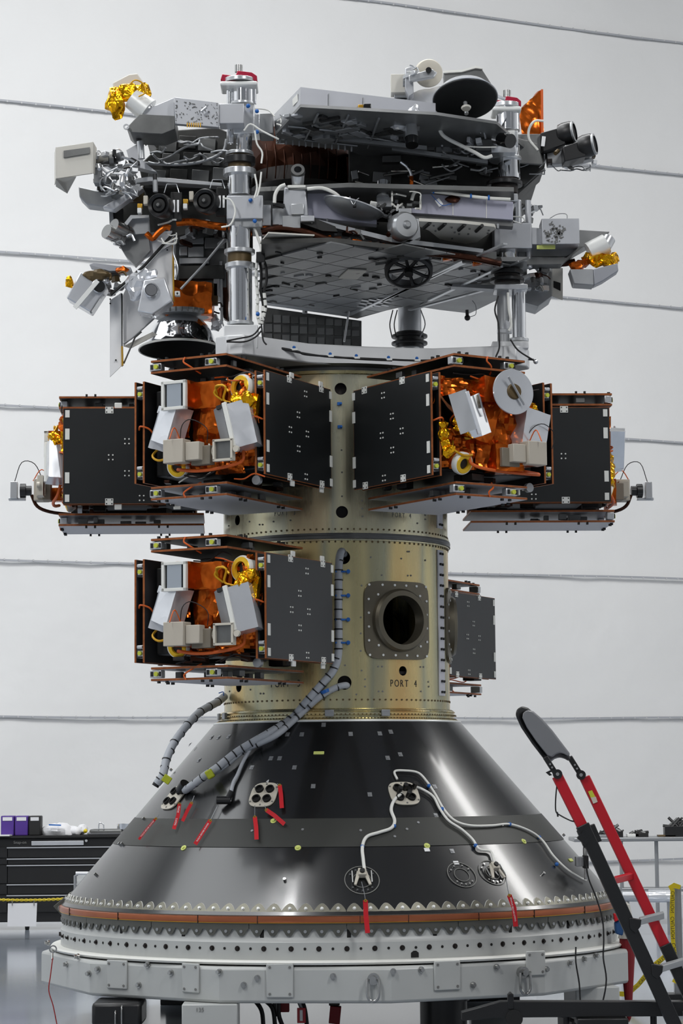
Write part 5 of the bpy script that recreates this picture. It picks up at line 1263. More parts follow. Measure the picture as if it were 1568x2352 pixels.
cylp(lo, 'thruster_ring', 'pad_white', (1392, 560, -.7), (1352, 580, -.7), 24, 24, n=30); cylp(lo, 'thruster_ring', 'alu', (1398, 548, -.68), (1388, 566, -.7), 16)
blob(lo, 'gold_wrap', 'gold_foil', 1372, 596, -.72, 20, (1.8, .7, .8), cr=.035); blob(lo, 'gold_wrap', 'gold_foil', 1402, 600, -.72, 19, cr=.035); blob(lo, 'foil_wrap', 'kapton', 1332, 610, -.72, 16, (1.4, .8, .7), cr=.03)
poly(lo, 'thruster_box', 'alu_dull', [(1308, 618), (1362, 618), (1364, 655), (1318, 652)], -.78, ex=(0, .15, 0), bev=.006); poly(lo, 'thruster_box', 'deck_grey', [(1362, 618), (1418, 604), (1420, 622), (1385, 645), (1364, 655)], -.78, ex=(0, .12, 0), bev=.006)
# light box behind the right pole
o = poly(lo, 'square_shroud', 'alu_dull', [(1206, 640), (1268, 615), (1268, 680), (1236, 703), (1206, 695)], -.2, ex=(0, .3, 0), bev=.004)
poly(lo, 'shroud_face', 'tile_light', [(1268, 612), (1292, 616), (1292, 688), (1268, 680)], -.25, ex=(0, .02, 0), par=o); poly(lo, 'shroud_opening', 'hole_black', [(1271, 645), (1287, 650), (1287, 668), (1271, 660)], -.256, ex=(0, .01, 0), par=o)
bits(lo, 1195, 600, 1265, 665, -.45, 22, ['alu_dull', 'alu', 'clutter_dark', 'kapton_dark', 'black_plastic', 'alu_dark'], 55, 6, 20); tub(lo, 'pipe', 'kapton_dark', [(1190, 606), (1240, 602), (1290, 606), (1320, 600)], 7, -.55)
bits(lo, 1195, 465, 1240, 520, -.3, 10, ['alu_dull', 'alu', 'alu_dark'], 58, 6, 16)
# left side
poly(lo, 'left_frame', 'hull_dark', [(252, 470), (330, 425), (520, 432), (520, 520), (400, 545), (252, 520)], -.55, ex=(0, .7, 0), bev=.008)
poly(lo, 'left_top_rail', 'alu', [(288, 432), (310, 410), (345, 405), (510, 420), (510, 428), (345, 416), (315, 420), (296, 440)], -.95, ex=(0, .1, 0), bev=.004)
pb_(lo, 'khaki_panel', 'brownish', 292, 430, 330, 462, -.72, .05); pb_(lo, 'dark_slot', 'body_black', 258, 478, 282, 512, -.75, .05)
poly(lo, 'left_edge', 'alu_dull', [(250, 478), (258, 470), (262, 530), (252, 525)], -.78, ex=(0, .15, 0)); poly(lo, 'white_bracket', 'alu', [(284, 514), (300, 494), (342, 494), (342, 500), (304, 502), (290, 520)], -.95, ex=(0, .06, 0))
poly(lo, 'grey_gusset', 'alu_dull', [(290, 516), (305, 502), (342, 502), (345, 535), (290, 540)], -.9, ex=(0, .06, 0)); poly(lo, 'grey_gusset', 'tile_grey', [(276, 538), (340, 538), (345, 575), (310, 610), (290, 590), (275, 565)], -.85, ex=(0, .08, 0))
poly(lo, 'thin_gusset', 'alu_brushed', [(330, 535), (395, 530), (398, 560), (310, 605)], -.8, ex=(0, .03, 0))
for i, (cx, cy) in enumerate(((365, 471), (470, 461))):
    ax = Vector((-.30, -.95, -.02)); r = 27 + i
    o = lath(lo, 'fan_horn', 'black_plastic', (cx, cy, -1.15), ax, [(r * .64, -30), (r, -32), (r * 1.05, -6), (r, 4), (r * .93, 6), (r * .7, 0), (r * .62, -14), (0, -14)], n=44)
    lath(lo, 'fan_cone', 'rubber', (cx, cy, -1.15), ax, [(r * .62, -6), (r * .55, 1), (r * .3, 2), (r * .2, 5), (0, 5)], par=o, n=40); lath(lo, 'fan_cap', 'alu_dark', (cx, cy, -1.15), ax, [(r * .18, 5), (r * .14, 8), (0, 8)], par=o, n=20)
    pb_(lo, 'fan_plate', 'ink_black', cx + 26, cy - 30, cx + 52, cy + 34, -1.05, .04, rz=10)
    for k in range(2): pb_(lo, 'fan_label', 'ink_white', cx + 32 + k * 9, cy - 12, cx + 37 + k * 9, cy + 16, -1.1, .004)
    pb_(lo, 'connector', 'gold_plate', cx - 50, cy - 4, cx - 38, cy + 6, -1.1, .05); pb_(lo, 'connector', 'pad_white', cx - 50, cy + 6, cx - 40, cy + 18, -1.1, .05); pb_(lo, 'connector', 'putty', cx - 36, cy - 22, cx - 26, cy - 2, -1.1, .05)
    tub(lo, 'wire_loop', 'alu', [(cx + 12, cy - 28), (cx + 18, cy - 48), (cx + 40, cy - 48), (cx + 46, cy - 28)], 1.2, -1.1, smooth=0)
cylp(lo, 'small_canister', 'alu_dull', (356, 414, -1.1), (357, 441, -1.1), 6); cylp(lo, 'small_canister', 'black_plastic', (355, 400, -1.1), (356, 414, -1.1), 5)
for (x, y) in ((258, 537), (275, 524)):
    ax = (P(x + 30, y + 16, -.8) - P(x - 14, y - 8, -1.0)); o = cylp(lo, 'lens_tube', 'steel', (x - 14, y - 6, -1.0), (x + 22, y + 12, -.9), 17, 15)
    for k in range(3): lath(lo, 'lens_ring', 'ink_black', (x - 10 + k * 9, y - 4 + k * 4.6, -.985 + k * .025), ax, [(17.2, 0), (17.6, 1), (17.2, 2)], par=o)
bits(lo, 268, 540, 310, 562, -.95, 7, ['alu', 'alu_dull'], 60, 6, 14)
tub(lo, 'foil_pipe', 'kapton', [(336, 536), (350, 548), (362, 536), (380, 522), (392, 524)], 7, -1.05, n=10); loops(lo, 'wire', 'white_cable', 360, 505, 400, 560, -1.05, 5, 1.5, seed=61)
tub(lo, 'foil_pipe', 'kapton', [(405, 512), (440, 510), (490, 518), (520, 522)], 9, -.9, n=10); bits(lo, 400, 500, 525, 560, -.8, 26, ['kapton_dark', 'alu_dark', 'clutter_dark', 'alu_dull', 'ink_black'], 63, 8, 22)
poly(lo, 'inner_box', 'alu_dark', [(404, 560), (520, 545), (520, 660), (404, 660)], -.3, ex=(0, .5, 0)); 
for i, (x0, y0, x1, y1, m) in enumerate(((412, 540, 468, 560, 'alu_dull'), (412, 566, 430, 586, 'alu'), (432, 566, 468, 590, 'alu_dull'), (470, 545, 515, 570, 'tile_grey'), (412, 592, 480, 605, 'alu_dull'), (410, 610, 515, 640, 'hull_dark'), (490, 640, 505, 680, 'alu_dull'), (486, 650, 500, 700, 'brownish'))):
    pb_(lo, 'bay_unit', m, x0, y0, x1, y1, -.36, .05)
poly(lo, 'foil_blanket', 'kapton', [(398, 640), (487, 652), (487, 720), (385, 722), (370, 715), (398, 690)], -.45, ex=(0, .3, 0), cut=5, crumple=.018)
poly(lo, 'foil_strip', 'kapton_dark', [(510, 628), (522, 622), (524, 735), (512, 730)], -.3, ex=(0, .1, 0), cut=3, crumple=.01); poly(lo, 'side_post', 'alu_dull', [(504, 600), (510, 600), (512, 735), (506, 735)], -.35, ex=(0, .05, 0))
# white thin panels, struts
o = poly(lo, 'sun_shield', 'ink_white', [(396, 545), (397, 690), (283, 795), (281, 680), (300, 640)], -.75, ex=(0, .012, 0)); poly(lo, 'shield_edge', 'gold_plate', [(395, 545), (399, 545), (400, 692), (397, 692)], -.76, ex=(0, .03, 0), par=o)
o2 = poly(lo, 'sun_shield', 'ink_white', [(252, 690), (279, 672), (281, 838), (252, 866)], -.8, ex=(0, .012, 0)); poly(lo, 'shield_edge', 'ink_black', [(278, 674), (281, 674), (281, 795), (279, 795)], -.81, ex=(0, .02, 0), par=o2); poly(lo, 'shield_edge', 'gold_plate', [(278, 795), (282, 795), (283, 838), (279, 841)], -.81, ex=(0, .03, 0), par=o2)
for x, y in ((253, 687), (253, 697), (266, 827)): cylp(lo, 'shield_screw', 'ink_black', (x, y, -.815), (x, y, -.80), 2, par=o2, n=8)
for x, y in ((335, 620), (335, 612), (372, 572), (378, 566), (384, 574)): cylp(lo, 'shield_screw', 'ink_black', (x, y, -.77), (x, y, -.75), 2, par=o, n=8)
poly(lo, 'shield_brace', 'tile_light', [(283, 795), (350, 762), (362, 768), (300, 800)], -.7, ex=(0, .01, 0))
tub(lo, 'boom', 'ink_black', [(255, 678), (330, 612), (400, 535)], 4, -.95, smooth=0); tub(lo, 'boom_edge', 'alu_dull', [(258, 680), (334, 614), (404, 537)], 1.2, -.98, smooth=0)
tub(lo, 'brace_rod', 'alu_dull', [(283, 790), (302, 778), (350, 735), (397, 690)], 2, -.8, smooth=0); tub(lo, 'brace_rod', 'alu_dark', [(284, 835), (310, 775), (325, 762)], 2, -.78, smooth=0)
tub(lo, 'strut', 'alu_dull', [(415, 664), (470, 605), (515, 550)], 3, -.9, smooth=0)
o = pb_(lo, 'hinge_block', 'pad_white', 401, 668, 413, 679, -.9, .05); pb_(lo, 'hinge_hole', 'ink_black', 405, 671, 409, 676, -.905, .01, par=o)
tub(lo, 'wire', 'alu', [(402, 545), (398, 580), (404, 600), (408, 620), (402, 640)], 2, -.85)
# silver camera boxes
o = poly(lo, 'camera_box', 'silver_smooth', [(184, 624), (236, 640), (245, 660), (208, 717), (152, 684)], -1.0, ex=(0, .16, 0), bev=.01); 
MB().box(P(198, 676, -1.04), (.03, .01, .24), rotf(0, 40)).build('rib', 'pad_white', o); lath(lo, 'aperture_ring', 'silver_smooth', (227, 657, -1.02), (.3, -.95, 0), [(15, -4), (17, 0), (15, 3)], par=o); lath(lo, 'aperture', 'lens_black', (227, 657, -1.02), (.3, -.95, 0), [(0, 2), (13.5, 2), (14.5, 0)], par=o)
blob(lo, 'gold_wrap', 'gold_foil', 158, 650, -.98, 12, (.8, .7, 1.3)); blob(lo, 'gold_wrap', 'brownish', 225, 632, -1.0, 20, (1.6, .7, .7)); blob(lo, 'foil_wrap', 'kapton', 280, 622, -.95, 12, (1.5, .7, .7)); poly(lo, 'camera_plate', 'deck_grey', [(205, 608), (215, 604), (300, 614), (300, 622), (250, 622)], -.95, ex=(0, .15, 0))
bits(lo, 225, 618, 290, 672, -.92, 20, ['alu', 'alu_dull', 'silver_foil', 'brownish', 'alu_dark'], 71, 6, 18)
o = poly(lo, 'camera_box', 'silver_foil', [(330, 642), (378, 636), (396, 690), (352, 722), (315, 715)], -1.02, ex=(0, .16, 0), bev=.01, cut=0); lath(lo, 'aperture_ring', 'silver_smooth', (347, 666, -1.05), (.1, -1, 0), [(15, -4), (18, 0), (15, 3)], par=o); lath(lo, 'aperture', 'tray_grey', (347, 666, -1.05), (.1, -1, 0), [(0, 2), (13, 2), (14.5, 0)], par=o)
blob(lo, 'foil_wrap', 'silver_foil', 310, 660, -.95, 22, (1, .6, 1.4), cr=.03); blob(lo, 'foil_wrap', 'silver_foil', 338, 630, -.95, 18, (1.6, .6, .8), cr=.03)
# engine bell
o = lath(lo, 'engine_bell', 'chrome', (415, 730, -.35), (0, -.07, -1), [(34, -8), (38, 0), (52, 8), (66, 24), (76, 44), (82, 62), (94, 74), (97, 77)], n=64)
lath(lo, 'bell_inside', 'rubber', (415, 730, -.35), (0, -.07, -1), [(96, 77.5), (90, 72), (60, 44), (0, 40)], par=o, n=64); lath(lo, 'bell_rim', 'white_edge', (415, 730, -.35), (0, -.07, -1), [(94, 73), (98.5, 75), (98.5, 79), (95.5, 79)], par=o, n=64)
lath(lo, 'bell_flange', 'alu_dull', (415, 722, -.35), (0, 0, -1), [(0, -6), (66, -6), (68, 0), (66, 6), (0, 8)], par=o, n=48)
for k in range(16):
    t_ = PI + PI * k / 15; q = P(415, 722, -.35) + Vector((math.cos(t_), math.sin(t_), 0)) * (68 / pxm(-.35)); MB().cyl(q + Vector((0, 0, .015)), q - Vector((0, 0, .015)), .006, n=8).build('flange_bolt', 'ink_grey', o)
blob(lo, 'foil_wrap', 'silver_foil', 495, 745, -.35, 14, cr=.03); blob(lo, 'connector', 'black_plastic', 497, 805, -.5, 9, cr=.01); bits(lo, 485, 690, 515, 760, -.4, 8, ['alu_dull', 'alu', 'clutter_dark'], 73, 6, 14)
# centre dark truss between the craft
for a, b in (((800, 440), (900, 350)), ((830, 445), (930, 345)), ((860, 440), (905, 360)), ((760, 445), (860, 425))): tub(lo, 'truss_tube', 'hull_dark', [a, b], 5, .1, smooth=0)
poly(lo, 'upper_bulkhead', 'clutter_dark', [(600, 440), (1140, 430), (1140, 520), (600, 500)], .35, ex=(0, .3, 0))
tub(lo, 'curved_strip', 'chrome', [(920, 372), (936, 385), (945, 405), (943, 430), (930, 450)], 4.5, -.6); tub(lo, 'curved_strip', 'kapton', [(944, 405), (944, 425), (934, 445)], 5, -.62)
tub(lo, 'cross_tube', 'alu', [(1040, 430), (1150, 442)], 5, -.5, smooth=0)
poly(lo, 'mid_hull', 'alu_dark', [(560, 440), (610, 436), (640, 470), (640, 505), (560, 505)], -.6, ex=(0, .5, 0))
# hull sides between fascia and underside so the craft reads as a solid
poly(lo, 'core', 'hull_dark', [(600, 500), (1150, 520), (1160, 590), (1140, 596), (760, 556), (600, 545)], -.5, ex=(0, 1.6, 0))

# extra detail: reticulated strips, blue ties and white wires over both spacecraft
loops(up, 'wire', 'alu', 640, 258, 680, 330, -.9, 5, 1.4, seed=90)
loops(up, 'wire', 'white_cable', 560, 250, 640, 330, -1.0, 5, 1.6, seed=91)
loops(lo, 'wire', 'white_cable', 1120, 470, 1200, 520, -.85, 4, 1.4, seed=92)
for i in range(12):
    x = 640 + i * 15; pb_(up, 'underside_clip', 'alu_dull', x, 318 + i * 1.6, x + 4, 330 + i * 1.6, -.84, .02)
pb_(up, 'pole_block', 'pad_white', 1130, 300, 1182, 312, -.86, .1); pb_(up, 'pole_block', 'alu', 1128, 335, 1184, 350, -.86, .1)
pb_(up, 'deck_block', 'deck_grey', 1040, 282, 1120, 306, -.88, .05); pb_(up, 'deck_block', 'alu_dark', 1092, 320, 1135, 345, -.84, .05)
for i in range(7): pb_(lo, 'tray_edge_clip', 'alu_dull', 960 + i * 30, 502 + i * 1.8, 966 + i * 30, 514 + i * 1.8, -1.0, .02)
bits(up, 230, 340, 312, 440, -1.05, 14, ['silver_foil', 'alu', 'black_plastic'], 93, 8, 20)
# ================================================================ HARNESSES
def harness(label, name, m, pts, rpx, Y=None, grp=None, bands=0, bandm='cable_black', conv=None):
    t = thing(name, label, 'cable', conv(pts[0]) if conv else P(*pts[0][:2], pts[0][2] if len(pts[0]) > 2 else Y), 0, grp)
    q = [conv(p) if conv else P(p[0], p[1], p[2] if len(p) > 2 else Y) for p in pts]
    k = rpx / 345
    o = MB().tube(q, k, 12, 6).build('sleeve', m, t)
    if bands:
        # cable lacing every so often
        L = [0]
        for a, b in zip(q, q[1:]): L.append(L[-1] + (b - a).length)
        for i in range(1, bands):
            s = L[-1] * i / bands
            for j in range(len(q) - 1):
                if L[j] <= s <= L[j + 1]:
                    f = (s - L[j]) / (L[j + 1] - L[j]); c = q[j].lerp(q[j + 1], f); d = (q[j + 1] - q[j]).normalized()
                    MB().cyl(c - d * .0035, c + d * .0035, k * 1.12, n=12).build('lacing', bandm, t); break
    return t
conv_cone = lambda off: (lambda p: PC(p[0], p[1], 1.845 + off, -.861, .893))
def mix(pts):   # points given as (px, py, where, offset): c = cone, b = barrel
    out = []
    for p in pts:
        out.append(PC(p[0], p[1], 1.845 + p[3] * 1.3, -.861, .893) if p[2] == 'c' else PCyl(p[0], p[1], RB + p[3]))
    return out
def harness3(label, name, m, pts, rpx, bands=0, grp=None, sub=None):
    q = mix(pts); it = iter(q)
    t = thing(name, label, 'cable', q[0], 0, grp); k = rpx / 345
    MB().tube(q, k, 12, 6).build('sleeve', m, t)
    L = [0]
    for a, b in zip(q, q[1:]): L.append(L[-1] + (b - a).length)
    for i in range(1, bands):
        s = L[-1] * i / bands
        for j in range(len(q) - 1):
            if L[j] <= s <= L[j + 1]:
                c = q[j].lerp(q[j + 1], (s - L[j]) / (L[j + 1] - L[j])); d = (q[j + 1] - q[j]).normalized()
                MB().cyl(c - d * .004, c + d * .004, k * 1.12, n=12).build('lacing', 'cable_black', t); break
    return t
h1 = harness3('thick grey laced cable running from the upper round hole down to the cone', 'cable_harness', 'sleeve_grey',
   [(790, 1272, 'b', -.05), (783, 1268, 'b', .02), (778, 1300, 'b', .025), (777, 1400, 'b', .025), (777, 1500, 'b', .025), (765, 1540, 'b', .03), (740, 1570, 'b', .04), (705, 1610, 'b', .05), (670, 1650, 'b', .06),
    (620, 1682, 'c', .07), (580, 1705, 'c', .07), (540, 1730, 'c', .07), (500, 1762, 'c', .08), (470, 1782, 'c', .08), (440, 1805, 'c', .06), (425, 1815, 'c', .03)], 9, 34)
part_copies('blue_clamp', MB().box((.004, 0, .0), (.07, .012, .05)).cyl((.055, 0, -.01), (.055, 0, .03), .014, n=10), 'blue_tie', h1,
   [wm(h1).inverted() @ ring_frame(RB + .022, math.atan2(p.x, -p.y), p.z) for p in [PCyl(x, y, RB) for x, y in ((780, 1314), (780, 1369), (780, 1424), (780, 1477))]], bev=.002)
MB().box(PCone(482, 1778, .08), (.05, .10, .06), rotf(0, -30)).build('green_tape', 'tape_green', h1, bev=.01)
MB().cyl(PCone(425, 1800, .06), PCone(415, 1815, .03), .035, n=16).build('connector', 'black_plastic', h1)
h2 = harness3('grey cable leaving the lower round hole and joining the laced bundle', 'cable_harness', 'sleeve_grey',
   [(798, 1576, 'b', -.04), (792, 1574, 'b', .02), (770, 1580, 'b', .03), (735, 1600, 'b', .04), (690, 1640, 'b', .05), (640, 1684, 'c', .05), (600, 1705, 'c', .05), (560, 1722, 'c', .05), (520, 1755, 'c', .05), (490, 1775, 'c', .05)], 7.5, 10)
MB().cyl(PCyl(745, 1585, RB + .04), PCyl(748, 1592, RB + .04), .032, n=12).build('blue_tie', 'blue_tie', h2)
h3 = harness3('thin grey cable branching off to the black elbow connector', 'cable_harness', 'sleeve_grey',
   [(590, 1700, 'c', .04), (575, 1720, 'c', .03), (558, 1750, 'c', .025), (545, 1780, 'c', .02), (535, 1800, 'c', .02), (528, 1835, 'c', .02)], 4.2)
M = PCone(522, 1838, .03); MB().cyl(M + Vector((-.07, 0, 0)), M + Vector((.02, 0, 0)), .026, n=16).cyl(M, M + Vector((.03, 0, .06)), .02, n=14).build('elbow_connector', 'black_plastic', h3)
h4 = thing('cable_harness', 'grey laced cable hanging clear of the cone at its upper left', 'cable', P(512, 1605, -.1))
q = [P(515, 1600, -.25), P(500, 1612, -.35), P(460, 1635, -.55), P(430, 1665, -.75), P(400, 1705, -.9), P(382, 1745, -1.0), P(374, 1780, -1.05), P(360, 1800, -1.05)]
MB().tube(q, .027, 12, 6).build('sleeve', 'sleeve_grey', h4)
for i in range(1, len(q) - 1):
    for f in (0, .5):
        c = q[i].lerp(q[i + 1], f); d = (q[i + 1] - q[i]).normalized(); MB().cyl(c - d * .004, c + d * .004, .030, n=12).build('lacing', 'cable_black', h4)
MB().box(P(383, 1790, -1.07), (.055, .03, .05), rotf(0, 35)).build('green_tape', 'tape_green', h4, bev=.004); MB().cyl(P(362, 1796, -1.05), P(356, 1806, -1.05), .024, n=14).build('connector', 'black_plastic', h4)
tub(h4, 'tie', 'blue_tie', [(502, 1592), (513, 1590), (512, 1605)], 1.2, -.3)
def cone_cable(label, pts, r=3.6, m='white_cable', ties=()):
    t = harness3(label, 'cable', m, [(x, y, 'c', .018) for x, y in pts], r)
    for x, y in ties:
        c = PCone(x, y, .016); MB().ball(c, .014, 8).build('tie', 'blue_tie', t)
    return t
cone_cable('white cable from the right socket plate down to the front lift bracket', [(922, 1822), (905, 1838), (898, 1860), (906, 1885), (898, 1902), (870, 1912), (842, 1922), (832, 1945), (834, 1975), (837, 2000)], 3.7, ties=((905, 1897), (832, 1944)))
cone_cable('white cable looping from the socket plate down to the right lift bracket', [(952, 1806), (972, 1814), (995, 1830), (1010, 1858), (1030, 1885), (1060, 1905), (1085, 1928), (1100, 1950), (1125, 1955), (1132, 1970), (1138, 1992)], 2.8, ties=((1015, 1858), (1092, 1942)))
cone_cable('long white cable looping over the cone to its far right edge', [(912, 1790), (906, 1772), (930, 1770), (960, 1775), (980, 1795), (1000, 1825), (1020, 1860), (1045, 1885), (1080, 1896), (1130, 1896), (1170, 1893), (1215, 1908), (1245, 1930), (1270, 1965), (1300, 1995), (1330, 2015), (1345, 2022)], 2.6, ties=((985, 1805), (1170, 1893), (1238, 1923), (1278, 1985)))
t = thing('bracket_box', 'small grey junction box clamped at the right edge of the cone', 'box', P(1330, 1980, -.9)); pb_(t, 'body', 'alu_dull', 1322, 1968, 1350, 1990, -.9, .08); pb_(t, 'clamp', 'black_plastic', 1340, 1965, 1352, 1995, -.93, .1); cylp(t, 'post', 'steel', (1346, 1930, -.88), (1345, 2020, -.88), 4)
tub(t, 'wire', 'cable_black', [(1340, 1935), (1340, 1965), (1346, 1990)], 1.3, -.95)
# black cords hanging over the stand at the right
for i, pts in enumerate(([(1346, 1990), (1352, 2020), (1368, 2060), (1383, 2110), (1386, 2160), (1385, 2200), (1392, 2250), (1384, 2300), (1375, 2320)], [(1322, 2175), (1322, 2210), (1330, 2260), (1334, 2310), (1350, 2322), (1375, 2322)])):
    t = thing('power_cord', 'thin black cord hanging down the stand, ' + ('from the junction box' if i == 0 else 'starting below the copper band'), 'cord', P(*pts[0], -1.75)); tub(t, 'cord', 'cable_black', pts, 1.8, -1.6 if i == 0 else -1.72)
# deck wiring
t = thing('deck_cable', 'black twin cable clipped along the front edge of the frame plate', 'cable', P(520, 785, -1.2)); 
dk = lambda x, y: P(x, y, -1.16 + (x - 510) * .00075)
MB().tube([dk(*p) for p in ((516, 783), (560, 786), (600, 793), (640, 800), (700, 812), (760, 820), (830, 823), (900, 826), (960, 828), (1040, 826), (1130, 822), (1225, 826))], .007, 8).build('cord', 'cable_black', t)
MB().tube([dk(*p) for p in ((605, 792), (680, 806), (700, 814), (760, 819), (830, 825), (900, 828))], .007, 8).build('cord', 'cable_black', t)
for x, y in ((518, 783), (614, 794), (675, 803), (758, 818), (818, 822), (892, 826), (957, 828), (1130, 823)): o = MB().box(dk(x, y), (.05, .02, .016)).build('clip', 'pad_white', t, bev=.003); MB().ball(dk(x, y - 5), .012, 8).build('tie', 'blue_tie', o)
for i, pts in enumerate(([(600, 760), (585, 775), (560, 785), (520, 785)], [(598, 750), (580, 770), (545, 778), (520, 783)], [(600, 745), (604, 780), (612, 792)])): tub(t, 'cord', 'cable_black', pts, 2, -1.3)
for i, pts in enumerate(([(1146, 778), (1146, 800), (1138, 820)], [(1172, 780), (1190, 805), (1226, 828)])): tub(t, 'cord', 'cable_black', pts, 2, -.82)
blob(t, 'tie_end', 'alu', 1230, 830, -.8, 6, cr=.004)
t = thing('pole_harness', 'white segmented cable bundle hanging beside the left pole', 'cable', P(600, 600, -1.2))
for j, pts in enumerate(([(590, 480), (580, 505), (590, 540), (600, 575), (590, 600), (588, 640), (592, 680), (590, 720), (597, 745)], [(598, 585), (610, 610), (612, 645), (606, 670), (610, 705), (604, 730), (600, 745)], [(595, 590), (600, 630), (598, 665), (604, 700), (602, 735)], [(583, 450), (590, 470), (577, 500), (583, 515)])):
    tub(t, 'cable', 'cable_black' if j in (1, 2) else 'white_cable', pts, 3.2, -1.15)
    for a, b in zip(pts[3:], pts[4:]):
        for f in ((.1, .42), (.55, .9)): cylp(t, 'sleeve', 'white_cable', (a[0] + (b[0] - a[0]) * f[0], a[1] + (b[1] - a[1]) * f[0], -1.17), (a[0] + (b[0] - a[0]) * f[1], a[1] + (b[1] - a[1]) * f[1], -1.17), 4.2, n=10)
pb_(t, 'connector', 'black_plastic', 588, 578, 608, 602, -1.2, .08); 
for x, y in ((585, 508), (592, 722), (570, 243), (590, 255), (590, 303), (575, 460)): blob(t, 'tie', 'blue_tie', x, y, -1.22, 5, cr=.003)
for j, pts in enumerate(([(585, 300), (590, 330), (602, 350), (600, 375)], [(512, 455), (530, 460), (540, 485), (530, 515), (508, 522)], [(560, 300), (575, 285), (600, 300), (640, 320)], [(585, 400), (590, 430), (584, 455)], [(600, 395), (596, 430), (590, 452)])): tub(t, 'cable', 'white_cable', pts, 2.2, -1.28)
for j, (x0, x1) in enumerate(((902, 895), (912, 905), (966, 976))):
    tub(pb, 'wire', 'cable_black' if j < 2 else 'alu_dull', [(x0, 712), (x1, 745), (x0 - 2, 775)], 1.3, .8)
tub(pr, 'wire', 'cable_black', [(1144, 680), (1136, 712), (1144, 742), (1146, 780)], 2, -.9); tub(pr, 'wire', 'white_cable', [(1166, 672), (1168, 710), (1174, 745), (1168, 760)], 3, -.92)
poly(pr, 'gusset', 'alu_brushed', [(1150, 760), (1160, 735), (1172, 740), (1174, 762)], -.86, ex=(0, .03, 0)); pb_(pr, 'gusset_bar', 'alu', 1142, 755, 1176, 765, -.88, .04)
# ================================================================ RED STREAMERS
def streamer(label, name, pts, wpx, Y, string=None, txt=True, grp='red warning streamers on the cone', m='red_cloth', conv=None):
    q = [conv(p) if conv else P(p[0], p[1], Y) for p in pts]
    t = thing(name, label, 'streamer', q[0], 0, grp); k = wpx / 372 / 2; mb = MB(); vs = []
    for i, p in enumerate(q):
        d = (q[min(i + 1, len(q) - 1)] - q[max(i - 1, 0)]).normalized(); s = d.cross(FWD).normalized() * k; o_ = FWD * .0025
        vs += [p - s - o_, p + s - o_, p + s + o_, p - s + o_]
    n = len(q); fs = [(4 * i + a, 4 * i + (a + 1) % 4, 4 * i + 4 + (a + 1) % 4, 4 * i + 4 + a) for i in range(n - 1) for a in range(4)] + [(0, 1, 2, 3), (4 * n - 4, 4 * n - 3, 4 * n - 2, 4 * n - 1)]
    mb.add(vs, fs); mb.build('ribbon', m, t)
    cylp_ = MB().lathe([(.004, 0), (.009, 0), (.009, .004), (.004, .004)], q[0] - FWD * .008, FWD, n=14).build('eyelet', 'gold_plate', t)
    if string: MB().tube([(conv(p) if conv else P(p[0], p[1], Y)) for p in string] + [q[0]], .0025, 6).build('string', 'alu_dull', t)
    if txt:
        d = (q[-1] - q[0]); L = d.length; d.normalize(); y = d.cross(-FWD).normalized(); me = text_mesh('REMOVE BEFORE FLIGHT', L / 14.5, 0, '', None, None, extrude=.0002)
        c = q[len(q) // 2] if len(q) > 2 else (q[0] + q[-1]) / 2
        place_mesh(me, 'lettering', 'ink_white', t, frame((q[0] + q[-1]) / 2 * .5 + c * .5 - FWD * .006, d, y, d.cross(y)))
    return t
cf = lambda off: (lambda p: PCone(p[0], p[1], off))
streamer('red streamer at the upper right of the middle socket plate', 'warning_streamer', [(642, 1803), (645, 1825), (647, 1856)], 10, 0, [(636, 1800)], False, conv=cf(.03))
streamer('red streamer slanting right below the middle socket plate', 'warning_streamer', [(611, 1860), (630, 1873), (653, 1893)], 10, 0, [(608, 1850)], False, conv=cf(.03))
streamer('red streamer hanging straight below the middle socket plate', 'warning_streamer', [(585, 1876), (588, 1900), (589, 1928)], 10, 0, [(585, 1850)], False, conv=cf(.03))
streamer('lettered red streamer hanging from the elbow connector', 'warning_streamer', [(483, 1884), (465, 1912), (448, 1939)], 10, 0, [(500, 1850)], True, conv=cf(.03))
streamer('lettered red streamer below the left socket plate', 'warning_streamer', [(412, 1846), (409, 1872), (399, 1904)], 9, 0, None, True, conv=cf(.03))
streamer('plain red streamer to the right of the left socket plate', 'warning_streamer', [(440, 1844), (430, 1862), (419, 1886)], 8, 0, [(446, 1828)], False, conv=cf(.03))
streamer('thin lettered red streamer furthest left on the cone', 'warning_streamer', [(358, 1880), (338, 1903), (319, 1928)], 6, 0, [(364, 1872)], True, conv=cf(.04))
streamer('red streamer from the front lift bracket across the copper band', 'warning_streamer', [(839, 2068), (840, 2100), (844, 2143)], 11, -2.02, [(830, 2025), (836, 2050)], False)
streamer('lettered red streamer from the right lift bracket across the copper band', 'warning_streamer', [(1169, 2056), (1180, 2085), (1184, 2128)], 11, -1.85, [(1162, 2020), (1166, 2045)], True)
t = thing('lanyard', 'thin red cord with a metal snap ring at the far left of the stand', 'cord', P(120, 2190, -1.0)); lath(t, 'snap_ring', 'steel', (122, 2180, -1.05), (0, -1, 0), [(6, 0), (9, 0), (9, 3), (6, 3), (6, 0)]); tub(t, 'cord', 'wire_red', [(121, 2200), (116, 2240), (112, 2275), (122, 2310), (132, 2360)], 1.3, -1.1); cylp(t, 'clasp', 'steel', (120, 2188, -1.05), (120, 2204, -1.08), 2.5)
